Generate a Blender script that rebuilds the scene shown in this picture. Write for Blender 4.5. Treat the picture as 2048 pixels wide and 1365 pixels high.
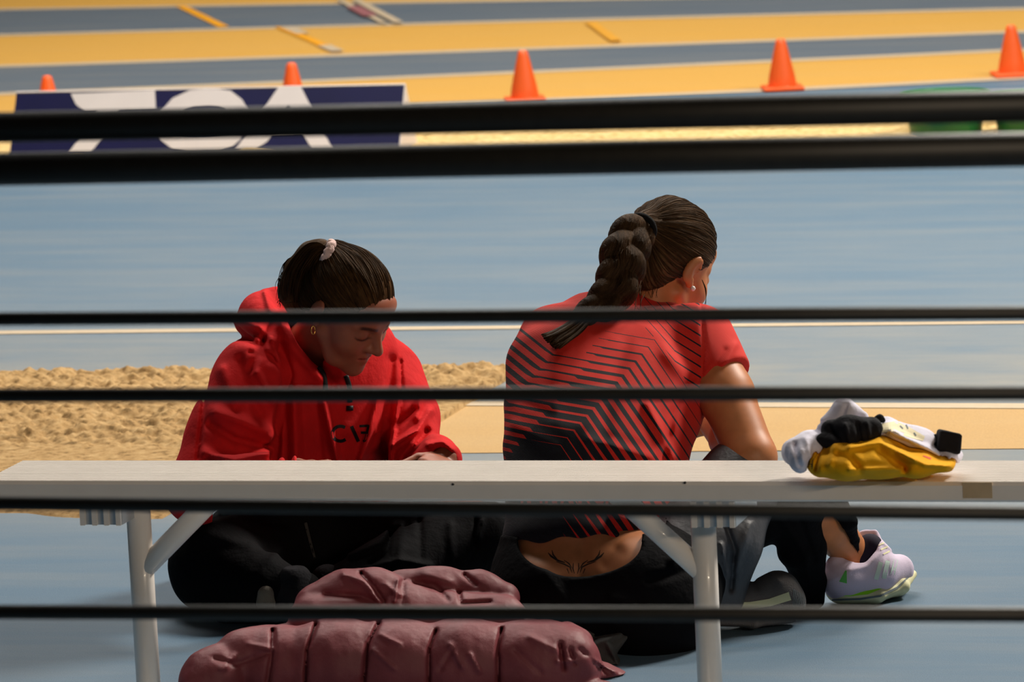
import bpy, bmesh, math, random
import numpy as np
from mathutils import Vector, Matrix
from mathutils.bvhtree import BVHTree

sc = bpy.context.scene
for o in list(bpy.data.objects):
    bpy.data.objects.remove(o)

# ------------------------------------------------------------------ camera
FPX = 9800.0                                   # focal length in pixels of a 2048 wide frame
CAM = np.array([2.2, -8.0, 1.93])
_y, _t, _r = np.radians([15.2, 8.6, 2.7])      # yaw to the left, tilt down, roll
_F0 = np.array([-np.sin(_y), np.cos(_y), 0]); _R0 = np.array([np.cos(_y), np.sin(_y), 0]); _Z = np.array([0, 0, 1.0])
F = np.cos(_t) * _F0 - np.sin(_t) * _Z
_U0 = np.sin(_t) * _F0 + np.cos(_t) * _Z
R = np.cos(_r) * _R0 - np.sin(_r) * _U0
U = np.cos(_r) * _U0 + np.sin(_r) * _R0
cam_d = bpy.data.cameras.new('camera'); cam = bpy.data.objects.new('camera', cam_d)
sc.collection.objects.link(cam); sc.camera = cam
cam.matrix_world = Matrix(((R[0], U[0], -F[0], CAM[0]), (R[1], U[1], -F[1], CAM[1]), (R[2], U[2], -F[2], CAM[2]), (0, 0, 0, 1)))
cam_d.sensor_width = 36.0; cam_d.lens = FPX / 2048 * 36.0
cam_d.clip_start = 0.5; cam_d.clip_end = 200
cam_d.dof.use_dof = True; cam_d.dof.focus_distance = 9.35; cam_d.dof.aperture_fstop = 10.0

# ------------------------------------------------------------------ light
sc.view_settings.view_transform = 'Standard'; sc.view_settings.look = 'None'
sc.view_settings.exposure = 0.0; sc.view_settings.gamma = 1.0
sc.view_settings.use_curve_mapping = False
w = bpy.data.worlds.new('world'); sc.world = w; w.use_nodes = True
w.node_tree.nodes['Background'].inputs[0].default_value = (1.0, 0.92, 0.80, 1)
w.node_tree.nodes['Background'].inputs[1].default_value = 0.014
def area(name, loc, size, power, col, target=None):
    l = bpy.data.lights.new(name, 'AREA'); l.shape = 'RECTANGLE'; l.size, l.size_y = size
    l.energy = power; l.color = col
    o = bpy.data.objects.new(name, l); sc.collection.objects.link(o); o.location = loc
    if target is not None:
        o.rotation_euler = (Vector(target) - Vector(loc)).to_track_quat('-Z', 'Y').to_euler()
    return o
# rows of hall lamps hung over the track; the stand behind the camera has none
area('hall_lamp', (4.6, 6.5, 6.8), (1.8, 1.8), 1150, (1.0, 0.93, 0.82), (-0.2, 0.8, 0))
area('hall_lamp', (-5.0, 7.0, 9.0), (3.0, 3.0), 260, (1.0, 0.95, 0.88), (-2.0, 3.5, 0))
area('hall_lamp', (-2.5, 14.0, 9.0), (7.0, 4.0), 850, (1.0, 0.94, 0.85))
area('hall_lamp', (-2.0, 5.2, 9.5), (3.0, 2.0), 560, (1.0, 0.94, 0.85), (-3.0, 9.5, 0))
# added warm fill light, no real fixture, off to the right behind the camera
area('camera_side_fill', (7.0, -7.5, 3.6), (3.0, .3), 190, (1.0, 0.80, 0.58), (0.0, 1.0, 0.3))

# ------------------------------------------------------------------ helpers
def P3(px, py, d):                              # point seen at a pixel, d metres along the view axis
    return CAM + d * (F + (px - 1024) / FPX * R - (py - 682.5) / FPX * U)
def ground(px, py, z=0.0):
    q = F + (px - 1024) / FPX * R - (py - 682.5) / FPX * U
    return CAM + (z - CAM[2]) / q[2] * q
def on_plane(px, py, p0, n):
    q = F + (px - 1024) / FPX * R - (py - 682.5) / FPX * U
    return CAM + q * (np.dot(np.asarray(p0) - CAM, n) / np.dot(q, n))
def proj(P):
    q = P - CAM.astype(P.dtype)
    d = q @ F.astype(P.dtype)
    return 1024 + FPX * (q @ R.astype(P.dtype)) / d, 682.5 - FPX * (q @ U.astype(P.dtype)) / d, d
def cv(a, b, c):                                # (right, up, towards viewer) to world
    v = a * R + b * U - c * F
    return v / np.linalg.norm(v)

def lin(c):
    return tuple((x / 12.92 if x <= .04045 else ((x + .055) / 1.055) ** 2.4) for x in [v / 255 for v in c]) + (1.0,)

def thing(name, label, cat, loc=(0, 0, 0), group=None):
    o = bpy.data.objects.new(name, None); sc.collection.objects.link(o); o.location = loc
    o.empty_display_size = .1
    o['label'] = label; o['category'] = cat
    if group: o['group'] = group
    return o
def tag(o, label, cat, group=None):
    o['label'] = label; o['category'] = cat
    if group: o['group'] = group
    return o
def origin_of(p):
    v = np.zeros(3)
    while p is not None:
        v = v + np.array(p.location); p = p.parent
    return v
def obj(name, verts, faces, mat, parent=None, smooth=True, loc=None, label=None):
    verts = np.asarray(verts, dtype=np.float64).reshape(-1, 3)
    base = origin_of(parent)
    if loc is not None: base = base * 0 + np.asarray(loc, float)
    me = bpy.data.meshes.new(name)
    if isinstance(faces, np.ndarray) and faces.ndim == 2:
        n, k = faces.shape
        me.vertices.add(len(verts)); me.vertices.foreach_set('co', (verts - base).astype(np.float32).ravel())
        me.loops.add(n * k); me.loops.foreach_set('vertex_index', faces.astype(np.int32).ravel())
        me.polygons.add(n); me.polygons.foreach_set('loop_start', np.arange(0, n * k, k, dtype=np.int32))
        me.update(calc_edges=True); me.validate()
    else:
        me.from_pydata((verts - base).tolist(), [], [list(map(int, f)) for f in faces]); me.update()
    if smooth: me.polygons.foreach_set('use_smooth', [True] * len(me.polygons))
    for m in (mat if isinstance(mat, (list, tuple)) else [mat]): me.materials.append(m)
    o = bpy.data.objects.new(name, me); sc.collection.objects.link(o)
    if parent is not None:
        o.parent = parent
        if loc is not None: o.location = np.asarray(loc) - origin_of(parent)
    elif loc is not None: o.location = loc
    if label: o['label'] = label
    return o
def struct(o): o['kind'] = 'structure'; return o

class MB:                                       # collects simple solids into one mesh
    def __init__(s): s.v = []; s.f = []
    def add(s, v, f):
        n = len(s.v); s.v += [tuple(map(float, x)) for x in v]; s.f += [[i + n for i in q] for q in f]; return s
    def box(s, c, h, ax=None):
        ax = np.eye(3) if ax is None else np.asarray(ax); c = np.asarray(c, float)
        v = [c + ax[0] * h[0] * i + ax[1] * h[1] * j + ax[2] * h[2] * k for i in (-1, 1) for j in (-1, 1) for k in (-1, 1)]
        return s.add(v, [(0, 1, 3, 2), (4, 6, 7, 5), (0, 4, 5, 1), (2, 3, 7, 6), (0, 2, 6, 4), (1, 5, 7, 3)])
    def tube(s, pts, rad, n=12, cap=True):
        pts = [np.asarray(p, float) for p in pts]; rad = [rad] * len(pts) if np.isscalar(rad) else rad
        rings = []; prev = None
        for i, p in enumerate(pts):
            t = pts[min(i + 1, len(pts) - 1)] - pts[max(i - 1, 0)]; t = t / (np.linalg.norm(t) + 1e-12)
            if prev is None:
                a = np.array([0, 0, 1.0]) if abs(t[2]) < .9 else np.array([1.0, 0, 0])
                prev = np.cross(t, a)
            prev = prev - t * np.dot(prev, t); prev /= np.linalg.norm(prev) + 1e-12
            b = np.cross(t, prev)
            rings.append([p + rad[i] * (np.cos(2 * np.pi * k / n) * prev + np.sin(2 * np.pi * k / n) * b) for k in range(n)])
        v = [x for r_ in rings for x in r_]; f = []
        for i in range(len(pts) - 1):
            for k in range(n):
                f.append((i * n + k, i * n + (k + 1) % n, (i + 1) * n + (k + 1) % n, (i + 1) * n + k))
        if cap: f += [tuple(range(n))[::-1], tuple(range((len(pts) - 1) * n, len(pts) * n))]
        return s.add(v, f)
    def lathe(s, prof, c, n=32, axis=None):
        c = np.asarray(c, float); f = []; v = []
        for (r_, z) in prof:
            v += [c + np.array([r_ * np.cos(2 * np.pi * k / n), r_ * np.sin(2 * np.pi * k / n), z]) for k in range(n)]
        for i in range(len(prof) - 1):
            for k in range(n):
                f.append((i * n + k, i * n + (k + 1) % n, (i + 1) * n + (k + 1) % n, (i + 1) * n + k))
        return s.add(v, f)
    def prism(s, poly, n, t):                   # 3D polygon extruded along n by t
        k = len(poly); poly = [np.asarray(p, float) for p in poly]; n = np.asarray(n, float)
        return s.add(poly + [p + n * t for p in poly], [tuple(range(k))[::-1], tuple(range(k, 2 * k))] + [(i, (i + 1) % k, k + (i + 1) % k, k + i) for i in range(k)])
    def build(s, name, mat, parent=None, smooth=False, loc=None, label=None, bevel=0):
        o = obj(name, s.v, s.f, mat, parent, smooth, loc, label)
        if bevel:
            m = o.modifiers.new('bevel', 'BEVEL'); m.width = bevel; m.segments = 2; m.limit_method = 'ANGLE'
        return o

# ------------------------------------------------------------------ materials
def nodes_of(name):
    m = bpy.data.materials.new(name); m.use_nodes = True
    nt = m.node_tree; b = nt.nodes['Principled BSDF']
    return m, nt, b
def N(nt, typ, **kw):
    n = nt.nodes.new(typ)
    for k, v in kw.items(): setattr(n, k, v)
    return n
def mth(nt, op, a, b=None, c=None):
    n = N(nt, 'ShaderNodeMath', operation=op)
    for i, x in enumerate((a, b, c)):
        if x is None: continue
        if isinstance(x, (int, float)): n.inputs[i].default_value = x
        else: nt.links.new(x, n.inputs[i])
    return n.outputs[0]
def mixc(nt, fac, a, b, mode='MIX'):
    n = N(nt, 'ShaderNodeMix', data_type='RGBA', blend_type=mode)
    for i, x in ((0, fac), (6, a), (7, b)):
        if isinstance(x, (int, float, tuple)): n.inputs[i].default_value = x
        else: nt.links.new(x, n.inputs[i])
    return n.outputs[2]
def noise(nt, vec, scale, detail=4, rough=.55, sc3=None):
    if sc3 is not None:
        mp = N(nt, 'ShaderNodeMapping'); mp.inputs['Scale'].default_value = sc3
        nt.links.new(vec, mp.inputs[0]); vec = mp.outputs[0]
    n = N(nt, 'ShaderNodeTexNoise'); n.inputs['Scale'].default_value = scale
    n.inputs['Detail'].default_value = detail; n.inputs['Roughness'].default_value = rough
    nt.links.new(vec, n.inputs['Vector']); return n.outputs[0]
def ramp(nt, fac, stops):
    n = N(nt, 'ShaderNodeValToRGB'); e = n.color_ramp.elements
    while len(e) < len(stops): e.new(.5)
    for i, (p, c) in enumerate(stops): e[i].position = p; e[i].color = c if len(c) == 4 else tuple(c) + (1,)
    nt.links.new(fac, n.inputs[0]); return n.outputs[0]
def bump(nt, b, h, strength, dist):
    n = N(nt, 'ShaderNodeBump'); n.inputs['Strength'].default_value = strength; n.inputs['Distance'].default_value = dist
    nt.links.new(h, n.inputs['Height']); nt.links.new(n.outputs[0], b.inputs['Normal'])
def simple(name, col, rough=.6, spec=.5, var=.12, vscale=20, bscale=None, bdist=.001, sheen=0, metal=0, coat=0, sc3=None):
    m, nt, b = nodes_of(name)
    tc = N(nt, 'ShaderNodeTexCoord').outputs['Object']
    n = noise(nt, tc, vscale, sc3=sc3)
    lo = tuple(c * (1 - var) for c in col[:3]) + (1,); hi = tuple(min(1, c * (1 + var)) for c in col[:3]) + (1,)
    nt.links.new(ramp(nt, n, [(.3, lo), (.7, hi)]), b.inputs['Base Color'])
    b.inputs['Roughness'].default_value = rough; b.inputs['Specular IOR Level'].default_value = spec
    b.inputs['Metallic'].default_value = metal
    b.inputs['Sheen Weight'].default_value = sheen; b.inputs['Coat Weight'].default_value = coat
    if sheen:
        b.inputs['Sheen Roughness'].default_value = .4; b.inputs['Sheen Tint'].default_value = tuple(min(1, c * 1.5 + .05) for c in col[:3]) + (1,)
    if bscale: bump(nt, b, noise(nt, tc, bscale, 3), .6, bdist)
    return m

M = {}
def floor_mat(name, col, dust=.25, near=False):
    m, nt, b = nodes_of(name)
    tc = N(nt, 'ShaderNodeTexCoord').outputs['Object']
    g = noise(nt, tc, 420, 3, .7)                                   # rubber granules
    st = noise(nt, tc, 3.0, 5, .6, sc3=(.35, 2.2, 1))               # wear drawn out along the track
    c1 = ramp(nt, g, [(.25, tuple(c * .72 for c in col[:3])), (.75, tuple(min(1, c * 1.25) for c in col[:3]))])
    c2 = mixc(nt, mth(nt, 'MULTIPLY', ramp(nt, st, [(.40, (0, 0, 0)), (.80, (1, 1, 1))]), dust), c1, lin((196, 176, 140)))
    if near:                                                        # sand walked out of the pit over the rubber beside it
        sy = N(nt, 'ShaderNodeSeparateXYZ'); nt.links.new(tc, sy.inputs[0])
        fy = ramp(nt, mth(nt, 'DIVIDE', sy.outputs[1], 10.0), [(.16, (0, 0, 0)), (.25, (.55, .55, .55)), (.38, (.5, .5, .5)), (.50, (.12, .12, .12)), (.8, (0, 0, 0))])
        dn = noise(nt, tc, 2.2, 6, .65, sc3=(.7, 1.6, 1))
        c2 = mixc(nt, mth(nt, 'MULTIPLY', fy, ramp(nt, dn, [(.30, (.25, .25, .25)), (.75, (1, 1, 1))])), c2, lin((176, 160, 132)))
    nt.links.new(c2, b.inputs['Base Color']); b.inputs['Roughness'].default_value = .62
    b.inputs['Specular IOR Level'].default_value = .35
    bump(nt, b, g, .5, .0015)
    return m
M['floor'] = floor_mat('blue_track_rubber', lin((83, 111, 134)), .14, True)
M['lane_grey'] = floor_mat('greyed_blue_lane_rubber', lin((90, 102, 115)), .12)
M['lane_yellow'] = floor_mat('yellow_lane_rubber', lin((210, 160, 72)), .10)
M['tan'] = floor_mat('tan_runway_rubber', lin((186, 149, 94)), .15)
M['line'] = simple('white_line_paint', lin((190, 172, 146)), .6, .3, .06, 30)
M['line_orange'] = simple('orange_line_paint', lin((232, 160, 30)), .6, .3, .06, 30)
M['line_red'] = simple('faded_red_line_paint', lin((150, 96, 100)), .6, .3, .06, 30)
def sand_mat(name, a, b_):
    m, nt, b = nodes_of(name)
    tc = N(nt, 'ShaderNodeTexCoord').outputs['Object']
    n1 = noise(nt, tc, 38, 5, .65); n2 = noise(nt, tc, 600, 2)
    c = ramp(nt, n1, [(.34, tuple(x * .5 for x in a[:3])), (.46, a), (.7, b_)])
    c = mixc(nt, .35, c, ramp(nt, n2, [(.3, (.35, .35, .35)), (.7, (1, 1, 1))]), 'MULTIPLY')
    nt.links.new(c, b.inputs['Base Color']); b.inputs['Roughness'].default_value = .95; b.inputs['Specular IOR Level'].default_value = .1
    bump(nt, b, n1, .5, .006)
    return m
M['sand'] = sand_mat('raked_damp_sand', lin((176, 142, 96)), lin((202, 170, 122)))
M['sand_far'] = sand_mat('pale_pit_sand', lin((226, 192, 128)), lin((240, 212, 160)))
M['rail'] = simple('black_painted_rail', (.011, .0100, .0080), .5, .5, .25, 60)
M['white_metal'] = simple('white_powder_coated_metal', lin((242, 234, 226)), .30, .5, .03, 14, coat=.25)
M['alu'] = simple('brushed_aluminium', lin((190, 195, 200)), .35, .5, .05, 30, metal=.6)
M['screw'] = simple('dark_screw', (.03, .025, .02), .5)
M['tape'] = simple('beige_tape', lin((196, 172, 138)), .55)
M['cone'] = simple('orange_cone_plastic', lin((255, 100, 34)), .45, .5, .03, 12)
M['navy'] = simple('navy_board_print', lin((13, 14, 64)), .45, .4, .12, 6)
M['white_print'] = simple('white_board_print', lin((224, 214, 210)), .5, .4, .03, 10)
M['green'] = simple('green_plastic', lin((12, 112, 56)), .4, .5, .1, 10)
M['black'] = simple('black_print', (.008, .008, .010), .6, .3, .2, 40)

def cloth(name, col, var=.15, weave=900, wd=.0004, sheen=.25, rough=.85, wr=.004, wscale=14, spec=.2):
    m, nt, b = nodes_of(name)
    tc = N(nt, 'ShaderNodeTexCoord').outputs['Object']
    n1 = noise(nt, tc, wscale, 4, .6); n2 = noise(nt, tc, weave, 2)
    c = ramp(nt, n1, [(.25, tuple(x * (1 - var) for x in col[:3])), (.75, tuple(min(1, x * (1 + var)) for x in col[:3]))])
    nt.links.new(c, b.inputs['Base Color']); b.inputs['Roughness'].default_value = rough; b.inputs['Specular IOR Level'].default_value = spec
    b.inputs['Sheen Weight'].default_value = sheen; b.inputs['Sheen Roughness'].default_value = .5
    b.inputs['Sheen Tint'].default_value = tuple(min(1, x * 1.3 + .02) for x in col[:3]) + (1,)
    h = mth(nt, 'ADD', mth(nt, 'MULTIPLY', n1, wr), mth(nt, 'MULTIPLY', n2, wd))
    bump(nt, b, h, 1.0, 1.0)
    return m
M['hoodie'] = cloth('red_sweatshirt_fleece', (.62, .012, .014), wr=.006, sheen=.15)
M['trouser_black'] = cloth('black_sports_fabric', (.0032, .0032, .0045), sheen=0, wr=.008, spec=.1)
M['trouser_lit'] = cloth('black_fabric_lit_grey', (.075, .075, .085), sheen=.1, rough=.5, wr=.006, spec=.5)  # black trouser fabric again, its lit side put in as grey colour
M['charcoal'] = cloth('charcoal_knit_fabric', (.055, .055, .055), weave=500, wd=.001, sheen=.1)
M['maroon'] = cloth('maroon_puffer_nylon', (.20, .042, .052), sheen=.04, rough=.5, wr=.006, wscale=9, spec=.35)
M['maroon_dark'] = cloth('dark_maroon_seam', (.05, .008, .014), sheen=0)
M['yellow_cloth'] = cloth('golden_yellow_cloth', (.95, .43, .005), sheen=.1, wr=.003)
M['white_cloth'] = cloth('lilac_white_cloth', lin((232, 229, 246)), var=.04, sheen=.1, wr=.006)
M['black_cloth'] = cloth('black_ribbed_cloth', (.010, .010, .014), sheen=.05, wr=.01)
M['paper'] = simple('cream_paper', lin((240, 228, 190)), .7, .3, .04, 20)
M['lilac'] = cloth('lilac_mesh_upper', lin((214, 200, 222)), var=.05, weave=700, wd=.0006, sheen=.1, wr=.002)
M['mint'] = simple('pale_mint_stripe', lin((206, 226, 218)), .6, .3, .04)
M['lime'] = simple('lime_foam', lin((160, 240, 40)), .6, .3, .06)
M['lime_green'] = simple('green_heel_tab', lin((96, 190, 90)), .6, .3, .05)
M['cream'] = simple('cream_foam', lin((226, 222, 178)), .65, .3, .05)
M['shoe_dark'] = simple('dark_lining_mesh', (.012, .008, .022), .8, .2)
M['sole_grey'] = simple('grey_foam_layer', lin((110, 120, 124)), .7, .2)
M['knit_grey'] = cloth('grey_knit_upper', lin((112, 106, 104)), var=.14, weave=420, wd=.0016, sheen=.1, wr=.003)
M['pearl'] = simple('pearl', (.85, .84, .82), .15, .6, .02)
M['gold'] = simple('gold_hoop', (.75, .45, .12), .25, .5, .05, metal=1)
M['scrunchie'] = cloth('pale_pink_hair_tie', lin((226, 196, 190)), var=.1, wr=.003, wscale=120)
M['tie_black'] = cloth('black_hair_tie', (.006, .005, .005), wr=.003, wscale=120)
M['sock'] = cloth('grey_sock_knit', lin((126, 122, 112)), weave=500, wd=.001)
M['ink'] = simple('faded_tattoo_ink', (.030, .019, .014), .7, .2)
M['phone'] = simple('black_phone_glass', (.01, .01, .012), .15)

def skin_mat(name, col):
    m, nt, b = nodes_of(name)
    at = N(nt, 'ShaderNodeAttribute', attribute_name='tint')
    tc = N(nt, 'ShaderNodeTexCoord').outputs['Object']
    n = noise(nt, tc, 40, 4)
    c = ramp(nt, n, [(.3, tuple(x * .9 for x in col[:3])), (.7, tuple(min(1, x * 1.08) for x in col[:3]))])
    nt.links.new(mixc(nt, 1.0, c, at.outputs['Color'], 'MULTIPLY'), b.inputs['Base Color'])
    b.inputs['Roughness'].default_value = .48; b.inputs['Specular IOR Level'].default_value = .4
    b.inputs['Subsurface Weight'].default_value = .12; b.inputs['Subsurface Radius'].default_value = (.012, .005, .003)
    b.inputs['Subsurface Scale'].default_value = .6
    bump(nt, b, noise(nt, tc, 700, 2), .15, .0005)
    return m
M['skin_l'] = skin_mat('skin_warm_shaded', lin((160, 93, 68)))  # base colour set darker to carry the shade on her bent face
M['skin_r'] = skin_mat('skin_tanned', lin((196, 124, 78)))
def hair_mat(name, dark, light, amt=.5):
    m, nt, b = nodes_of(name)
    uv = N(nt, 'ShaderNodeUVMap').outputs[0]
    s1 = noise(nt, uv, 1.0, 6, .7, sc3=(46, 2.4, 1)); s2 = noise(nt, uv, 1.0, 3, .6, sc3=(170, 4, 1)); s3 = noise(nt, uv, 1.0, 2, .5, sc3=(9, 1.5, 1))
    f = mth(nt, 'MULTIPLY', mth(nt, 'ADD', mth(nt, 'MULTIPLY', s1, .6), mth(nt, 'MULTIPLY', s3, .4)), 1.0)
    c = ramp(nt, f, [(.38, dark), (.52, tuple((a + b_) / 2 for a, b_ in zip(dark, light))), (.66, light)])
    nt.links.new(c, b.inputs['Base Color']); b.inputs['Roughness'].default_value = .45
    b.inputs['Specular IOR Level'].default_value = .13; b.inputs['Anisotropic'].default_value = .6
    b.inputs['Specular Tint'].default_value = (1.0, .68, .42, 1)
    h = mth(nt, 'ADD', mth(nt, 'MULTIPLY', s1, .004), mth(nt, 'MULTIPLY', s2, .0012))
    bump(nt, b, h, 1.0, 1.0)
    return m
M['hair_l'] = hair_mat('dark_brown_hair', (.006, .0027, .0012), (.15, .075, .030))
M['hair_r'] = hair_mat('brown_hair', (.012, .0056, .0026), (.20, .105, .048))
M['braid'] = hair_mat('brown_hair_braided', (.007, .0032, .0015), (.10, .052, .024))

# ------------------------------------------------------------------ signed distance sculpting
f4 = np.float32
def A(x): return np.asarray(x, dtype=f4)
def sph(c, r):
    c = A(c); return lambda P: np.sqrt(((P - c) ** 2).sum(1)) - f4(r)
def cap(a, b, ra, rb=None):
    a, b = A(a), A(b); rb = ra if rb is None else rb; ab = b - a; L = f4(np.dot(ab, ab) + 1e-12)
    def g(P):
        t = np.clip((P - a) @ ab / L, 0, 1)
        return np.sqrt(((P - a - t[:, None] * ab) ** 2).sum(1)) - (f4(ra) + (f4(rb) - f4(ra)) * t)
    return g
def ell(c, r, ax=None):
    c = A(c); r = A(r); ax = A(np.eye(3) if ax is None else ax)
    def g(P):
        q = (P - c) @ ax.T; k0 = np.sqrt(((q / r) ** 2).sum(1)); k1 = np.sqrt(((q / r ** 2) ** 2).sum(1)) + f4(1e-9)
        return k0 * (k0 - 1) / k1
    return g
def loft(st, xaxis, k=.012):                    # st: (point, half width along xaxis, half depth)
    segs = []
    for (a, wa, da), (b, wb, db) in zip(st[:-1], st[1:]):
        a, b = A(a), A(b); ab = b - a; z = ab / np.linalg.norm(ab)
        x = A(xaxis) - z * np.dot(A(xaxis), z); x = x / np.linalg.norm(x); y = np.cross(z, x)
        segs.append((a, ab, f4(np.dot(ab, ab)), A(x), A(y), A(z), wa, wb, da, db))
    def g(P):
        out = None
        for a, ab, L, x, y, z, wa, wb, da, db in segs:
            t = np.clip((P - a) @ ab / L, 0, 1); q = P - a - t[:, None] * ab
            hw = f4(wa) + f4(wb - wa) * t; hd = f4(da) + f4(db - da) * t; mn = np.minimum(hw, hd)
            kk = np.sqrt((q @ x / hw) ** 2 + (q @ y / hd) ** 2 + (q @ z / mn) ** 2)
            d = (kk - 1) * mn
            out = d if out is None else _smin(out, d, k)
        return out
    return g
def _smin(a, b, k):
    h = np.maximum(f4(k) - np.abs(a - b), 0) / f4(k)
    return np.minimum(a, b) - h * h * f4(k) * f4(.25)
def uni(k, *fs):
    def g(P):
        o = fs[0](P)
        for f in fs[1:]: o = _smin(o, f(P), k)
        return o
    return g
def sub(f, h, k=.004):
    return lambda P: -_smin(-f(P), h(P), k)
def inter(f, h, k=.003):
    return lambda P: -_smin(-f(P), -h(P), k)
def chain(pts, rad, k=.01):
    return uni(k, *[cap(a, b, ra, rb) for a, b, ra, rb in zip(pts[:-1], pts[1:], rad[:-1], rad[1:])])
def half(p, n):                                 # keeps the side against n
    p, n = A(p), A(n / np.linalg.norm(n)); return lambda P: (P - p) @ n
_rng = np.random.default_rng(5); _perm = _rng.random((64, 64, 64)).astype(f4)
def vnoise(P, s):
    q = P * f4(s) + f4(97.3); i = np.floor(q).astype(np.int32); t = q - i; t = t * t * (3 - 2 * t); i &= 63; j = (i + 1) & 63
    x0, y0, z0 = i.T; x1, y1, z1 = j.T; u, v, w_ = t.T
    a = _perm[x0, y0, z0] * (1 - u) + _perm[x1, y0, z0] * u; b = _perm[x0, y1, z0] * (1 - u) + _perm[x1, y1, z0] * u
    c = _perm[x0, y0, z1] * (1 - u) + _perm[x1, y0, z1] * u; d = _perm[x0, y1, z1] * (1 - u) + _perm[x1, y1, z1] * u
    return (a * (1 - v) + b * v) * (1 - w_) + (c * (1 - v) + d * v) * w_ - f4(.5)
def wrinkle(f, amp, s, stretch=None):
    st = None if stretch is None else A(stretch)
    def g(P):
        d = f(P); m = np.abs(d) < .05
        if m.any():
            Q = P[m] if st is None else P[m] * st
            n = vnoise(Q, s) + f4(.5) * vnoise(Q, s * 2.1)
            d = d.copy(); d[m] -= f4(amp) * n
        return d
    return g
def pdist(px, py, line):
    best = np.full(px.shape, 1e9, f4)
    for (x0, y0), (x1, y1) in zip(line[:-1], line[1:]):
        dx, dy = x1 - x0, y1 - y0; L = dx * dx + dy * dy + 1e-9
        t = np.clip(((px - x0) * dx + (py - y0) * dy) / L, 0, 1)
        best = np.minimum(best, (px - x0 - t * dx) ** 2 + (py - y0 - t * dy) ** 2)
    return np.sqrt(best)
def folds(f, creases, deepest=-.02):                          # cloth folds: (polyline, width, height); negative height is a groove
    def g(P):
        d = f(P); m = np.abs(d) < .07
        if m.any():
            px, py, _ = proj(P[m]); acc = np.zeros(px.shape, f4)
            for line, wd, amp in creases:
                xs = [p[0] for p in line]; ys = [p[1] for p in line]
                k = (px > min(xs) - 3 * wd) & (px < max(xs) + 3 * wd) & (py > min(ys) - 3 * wd) & (py < max(ys) + 3 * wd)
                if k.any(): acc[k] += f4(amp) * np.exp(-(pdist(px[k], py[k], line) / f4(wd)) ** 2)
            d = d.copy(); d[m] -= np.maximum(acc, f4(deepest))
        return d
    return g
def pcut(f, fn, k=.003):                        # trims where fn(px, py) > 0; fn in pixels
    def g(P):
        px, py, dd = proj(P)
        return -_smin(-f(P), -(fn(px, py) * f4(.00095)).astype(f4), k)
    return g
def mesh_sdf(fn, lo, hi, res):
    lo = np.asarray(lo, float); hi = np.asarray(hi, float); B = 8
    nb = np.maximum(1, np.ceil((hi - lo) / (res * B)).astype(int)); n = nb * B
    ix = [np.arange(k) for k in nb]
    cc = np.stack(np.meshgrid(*ix, indexing='ij'), -1).reshape(-1, 3)
    cd = np.concatenate([fn((lo + (c * B + B / 2 - .5) * res).astype(f4)) for c in np.array_split(cc, max(1, len(cc) // 60000))])
    act = np.abs(cd) < B * res * 1.35
    V = np.repeat(np.repeat(np.repeat(np.where(cd < 0, -1, 1).astype(f4).reshape(nb), B, 0), B, 1), B, 2)
    off = np.stack(np.meshgrid(*[np.arange(B)] * 3, indexing='ij'), -1).reshape(-1, 3)
    ab = cc[act]
    for blk in np.array_split(ab, max(1, len(ab) // 400)):
        g = (blk[:, None, :] * B + off[None]).reshape(-1, 3)
        V[g[:, 0], g[:, 1], g[:, 2]] = fn((lo + g * res).astype(f4))
    V[0] = V[-1] = 1; V[:, 0] = V[:, -1] = 1; V[:, :, 0] = V[:, :, -1] = 1
    S = V < 0
    cnt = np.zeros(tuple(np.array(S.shape) - 1), np.int8); sh = S.shape
    for i in (0, 1):
        for j in (0, 1):
            for k in (0, 1): cnt += S[i:sh[0] - 1 + i, j:sh[1] - 1 + j, k:sh[2] - 1 + k]
    cells = np.argwhere((cnt > 0) & (cnt < 8)); idx = np.full(cnt.shape, -1, np.int32); idx[tuple(cells.T)] = np.arange(len(cells))
    acc = np.zeros((len(cells), 3)); num = np.zeros(len(cells))
    for ax in range(3):
        o1, o2 = [a for a in range(3) if a != ax]
        for i in (0, 1):
            for j in (0, 1):
                c0 = cells.copy(); c0[:, o1] += i; c0[:, o2] += j; c1 = c0.copy(); c1[:, ax] += 1
                a = V[tuple(c0.T)]; b = V[tuple(c1.T)]; m = (a < 0) != (b < 0)
                t = np.where(m, a / np.where(m, a - b, 1), 0); t = np.clip(t, .02, .98)
                p = c0.astype(float); p[:, ax] += t; acc[m] += p[m]; num[m] += 1
    verts = lo + acc / num[:, None] * res
    quads = []
    for ax in range(3):
        o1, o2 = (ax + 1) % 3, (ax + 2) % 3
        s0 = [slice(None)] * 3; s1 = [slice(None)] * 3; s0[ax] = slice(0, -1); s1[ax] = slice(1, None)
        ch = np.argwhere(S[tuple(s0)] != S[tuple(s1)])
        ch = ch[(ch[:, o1] > 0) & (ch[:, o2] > 0)]
        q = []
        for di, dj in ((-1, -1), (0, -1), (0, 0), (-1, 0)):
            c = ch.copy(); c[:, o1] += di; c[:, o2] += dj; q.append(idx[tuple(c.T)])
        q = np.stack(q, 1); fl = S[tuple(ch.T)]; q[~fl] = q[~fl][:, ::-1]
        quads.append(q[(q >= 0).all(1)])
    return verts, np.concatenate(quads)
def box_of(pts, pad):
    p = np.array(pts); return p.min(0) - pad, p.max(0) + pad
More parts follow.
